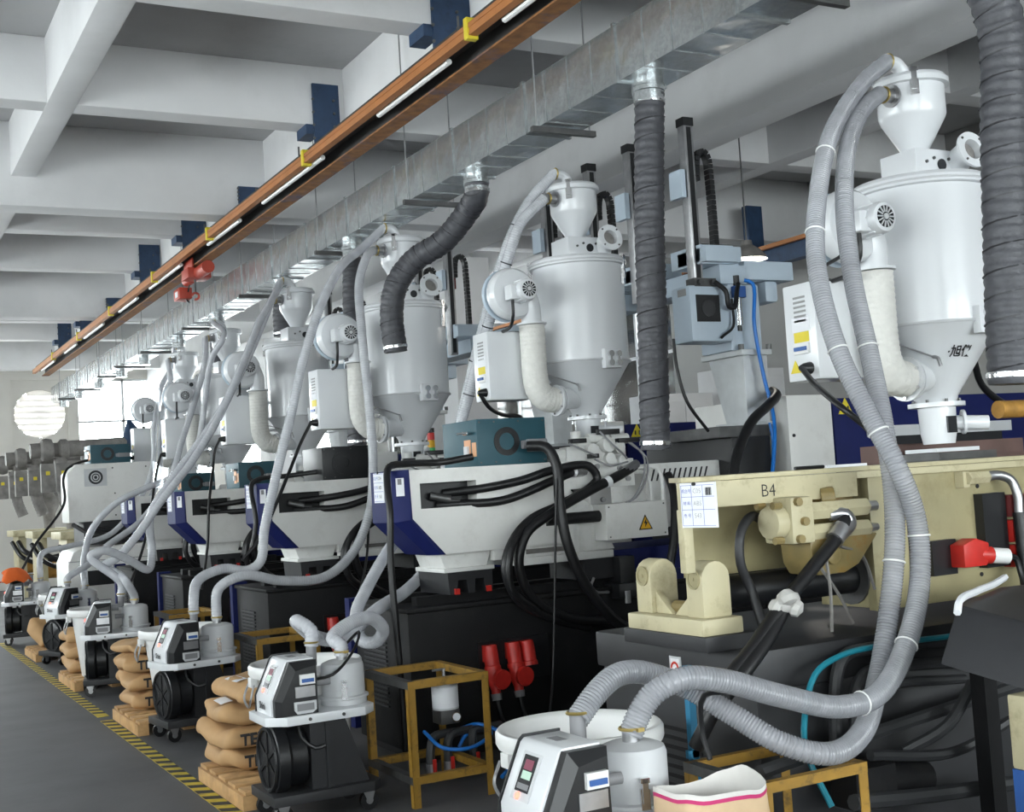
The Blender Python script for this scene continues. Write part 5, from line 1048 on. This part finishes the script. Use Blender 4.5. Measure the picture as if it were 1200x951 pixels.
hose('pale hose from loader lid behind the lightning-sign machine', [port_a(1), (4.265, 7.35, 3.602), (4.118, 7.394, 3.367), (4.005, 7.488, 3.027), (3.941, 7.662, 2.638), (3.87, 7.8, 2.236), (3.771, 7.858, 1.825), (3.623, 7.857, 1.362), (3.462, 7.705, 1.134), (3.176, 7.382, 1.017), (2.806, 7.027, 0.941), (2.504, 6.813, 0.826), (2.297, 6.682, 0.874), (2.169, 6.588, 0.978), s_suc(1, .08), s_suc(1)], .037, 'pale_hose', (.016, .045), 12, (.1, .2, .3))
hose('pale hose coiled in a loop above the cart with four bags', [port_b(1), (4.122, 7.3, 3.395), (4.041, 7.35, 3.179), (3.968, 7.48, 2.848), (3.896, 7.62, 2.484), (3.797, 7.74, 2.084), (3.618, 7.76, 1.682), (3.354, 7.7, 1.439), (3.106, 7.5, 1.264), (2.88, 7.3, 1.075), (2.708, 7.1, 0.912), (2.68, 6.95, 0.785), (2.725, 6.85, 0.778), (2.736, 6.75, 0.853), (2.628, 6.65, 0.939), (2.461, 6.55, 0.935), (2.322, 6.45, 0.875), s_pot(1, .05), s_pot(1)], .037, 'pale_hose', (.016, .045), 12, (.12, .22, .32))
hose('pale hose rising from the cart with red-marked bin to widest hopper', [port_a(2), (4.042, 9.95, 3.75), (3.779, 9.8, 3.551), (3.506, 9.62, 3.173), (3.32, 9.55, 2.745), (3.164, 9.5, 2.266), (3.005, 9.45, 1.8), (2.887, 9.42, 1.411), (2.834, 9.4, 1.167), (2.732, 9.4, 1.111), (2.549, 9.4, 1.14), (2.34, 9.35, 1.072), s_suc(2, .1), s_suc(2)], .037, 'pale_hose', (.02, .035), 12)
hose('pale hose sweeping under the navy cover to widest hopper', [port_b(2), (3.995, 9.75, 3.636), (3.873, 9.65, 3.397), (3.81, 9.5, 2.946), (3.816, 9.45, 2.381), (3.804, 9.4, 1.893), (3.739, 9.35, 1.519), (3.563, 9.3, 1.195), (3.27, 9.2, 1.018), (2.915, 9.15, 1.026), (2.611, 9.1, 1.094), (2.423, 9.1, 1.012), s_pot(2, .06), s_pot(2)], .037, 'pale_hose', (.02, .035), 12)
hose('pale hose of a bundle from the lid port of hopper behind black box', [port_a(3), (4.078, 12.535, 3.764), (3.855, 12.365, 3.468), (3.605, 12.195, 3.011), (3.337, 12.158, 2.502), (3.027, 12.11, 2.052), (2.717, 12.073, 1.699), (2.467, 12.085, 1.37), (2.261, 12.071, 1.171), (2.151, 12.112, 1.116), (2.26, 12.093, 1.052), (2.27, 11.647, 0.974), s_pot(3, .05), s_pot(3)], .038, 'pale_hose', (.03, .02), 10)
hose('pale hose of a bundle from the side port of hopper behind black box', [port_b(3), (3.884, 12.47, 3.394), (3.678, 12.287, 3.064), (3.402, 12.253, 2.593), (3.123, 12.23, 2.22), (2.792, 12.2, 1.82), (2.616, 12.155, 1.544), (2.604, 12.1, 1.182), (2.553, 12.038, 1.052), (2.358, 11.973, 1.165), (2.137, 11.913, 1.263), (2.014, 11.91, 1.219), s_suc(3, .12), s_suc(3)], .038, 'pale_hose', (.03, .02), 10)
hose('pale hose arching left from the lid of hopper with bundled hoses', [port_a(4), (4.11, 14.658, 3.596), (3.99, 14.794, 3.356), (3.912, 14.901, 2.854), (3.815, 14.94, 2.347), (3.623, 14.923, 2.028), (3.162, 14.893, 1.852), (2.821, 14.917, 1.694), (2.572, 15.023, 1.417), (2.495, 15.143, 1.127), s_pot(4, .06), s_pot(4)], .038, 'pale_hose', (.03, .02), 10)
hose('pale hose from side port of hopper with bundled hoses', [port_b(4), (4.013, 15.2, 3.351), (3.852, 15.15, 2.877), (3.651, 15.1, 2.362), (3.499, 15.05, 1.958), (3.108, 14.95, 1.478), (2.694, 14.85, 1.214), (2.482, 14.75, 1.041), s_suc(4, .06), s_suc(4)], .038, 'pale_hose', (.03, .02), 10)
hose('pale hose arching from hopper on the cream machine', [port_a(5), (4.408, 18.642, 3.652), (4.05, 17.851, 3.229), (3.906, 17.619, 2.734), (3.839, 17.593, 2.142), (3.604, 17.561, 1.684), (3.251, 17.578, 1.302), (2.682, 17.496, 1.176), (2.345, 17.403, 1.115), s_pot(5, .05), s_pot(5)], .038, 'pale_hose', (.03, .02), 10)
hose('second pale hose beside cream machine hopper', [port_b(5), (4.222, 17.9, 3.352), (4.064, 17.75, 2.978), (3.995, 17.7, 2.497), (3.939, 17.65, 2.02), (3.662, 17.6, 1.506)], .038, 'pale_hose', (.03, .02), 10)
# loose cables in the row
cable('thin black cord over the machine with lightning sign down to cart', [(3.913, 9.75, 1.868), (3.771, 9.45, 1.621), (3.679, 9.3, 1.219), (3.308, 8.6, 0.888), (3.097, 8.2, 0.812)], .01)
cable('black cable crossing the third machine down to the floor', [gland(3), (3.374, 12.55, 2.159), (3.283, 12.3, 2.006), (3.17, 12.1, 1.63), (3.134, 12.1, 1.22), (3.031, 12, 0.824)], .014)
cable('black cable from widest hopper box behind the hoses', [gland(2), (3.356, 9.85, 2.075), (3.166, 9.62, 1.831), (2.874, 9.5, 1.346), (2.732, 9.5, 1.193)], .014)
cable('black cable from a hopper box across bundled hoses', [gland(4), (3.377, 15.2, 2.072), (3.26, 14.9, 1.816), (3.164, 14.7, 1.522), (2.977, 14.4, 1.103), (2.782, 14.2, 0.75)], .016)
cable('thin black cord drooping beside the first navy cover', [(2.411, 6.57, 0.8), (2.472, 6.454, 0.895), (2.398, 6.338, 0.821), (2.233, 6.232, 0.718), (2.164, 6.277, 0.7)], .008)
cable('black cable from the hopper control box down the beige machine', [gland(0), (3.901, 4.3, 2.007), (3.737, 3.95, 1.867), (3.823, 3.9, 1.771), (3.892, 3.84, 1.621), (3.897, 3.8, 1.46), (3.882, 3.78, 1.215), (3.849, 3.78, 1.009)], .014)
cable('black cable hanging from the blower of beige machine hopper', [(4.021, 4.2, 2.577), (3.822, 4.12, 2.48), (3.767, 4.05, 2.28), (3.807, 4, 2.089), (3.832, 3.92, 1.898), (3.852, 3.86, 1.731)], .009)
cable('black cable from the teal-box hopper control box', [gland(1), (3.82, 7.36, 2.164), (4.01, 7.507, 2.113), (4.201, 7.593, 2.084), (4.12, 7.64, 1.78)], .014)
cable('black cable looping behind the hopper throat of beige machine', [(5.629, 4.9, 2.156), (5.727, 4.95, 2.039), (5.981, 5, 1.915), (6.226, 5, 1.833)], .02)
cable('dark cable down to the pot of the near loader cart', [(2.809, 3.6, 0.858), (2.633, 3.58, 0.869), (2.554, 3.5, 0.789), (2.543, 3.45, 0.685)], .01)
cable('black cable hanging over the far end machines', [(3.082, 18.1, 2.33), (2.95, 18.0, 2.3), (2.78, 17.95, 2.22), (2.715, 17.9, 2.08), (2.688, 17.75, 1.745), (2.256, 17.5, 1.209), (2.019, 17.4, 0.789)], .018)
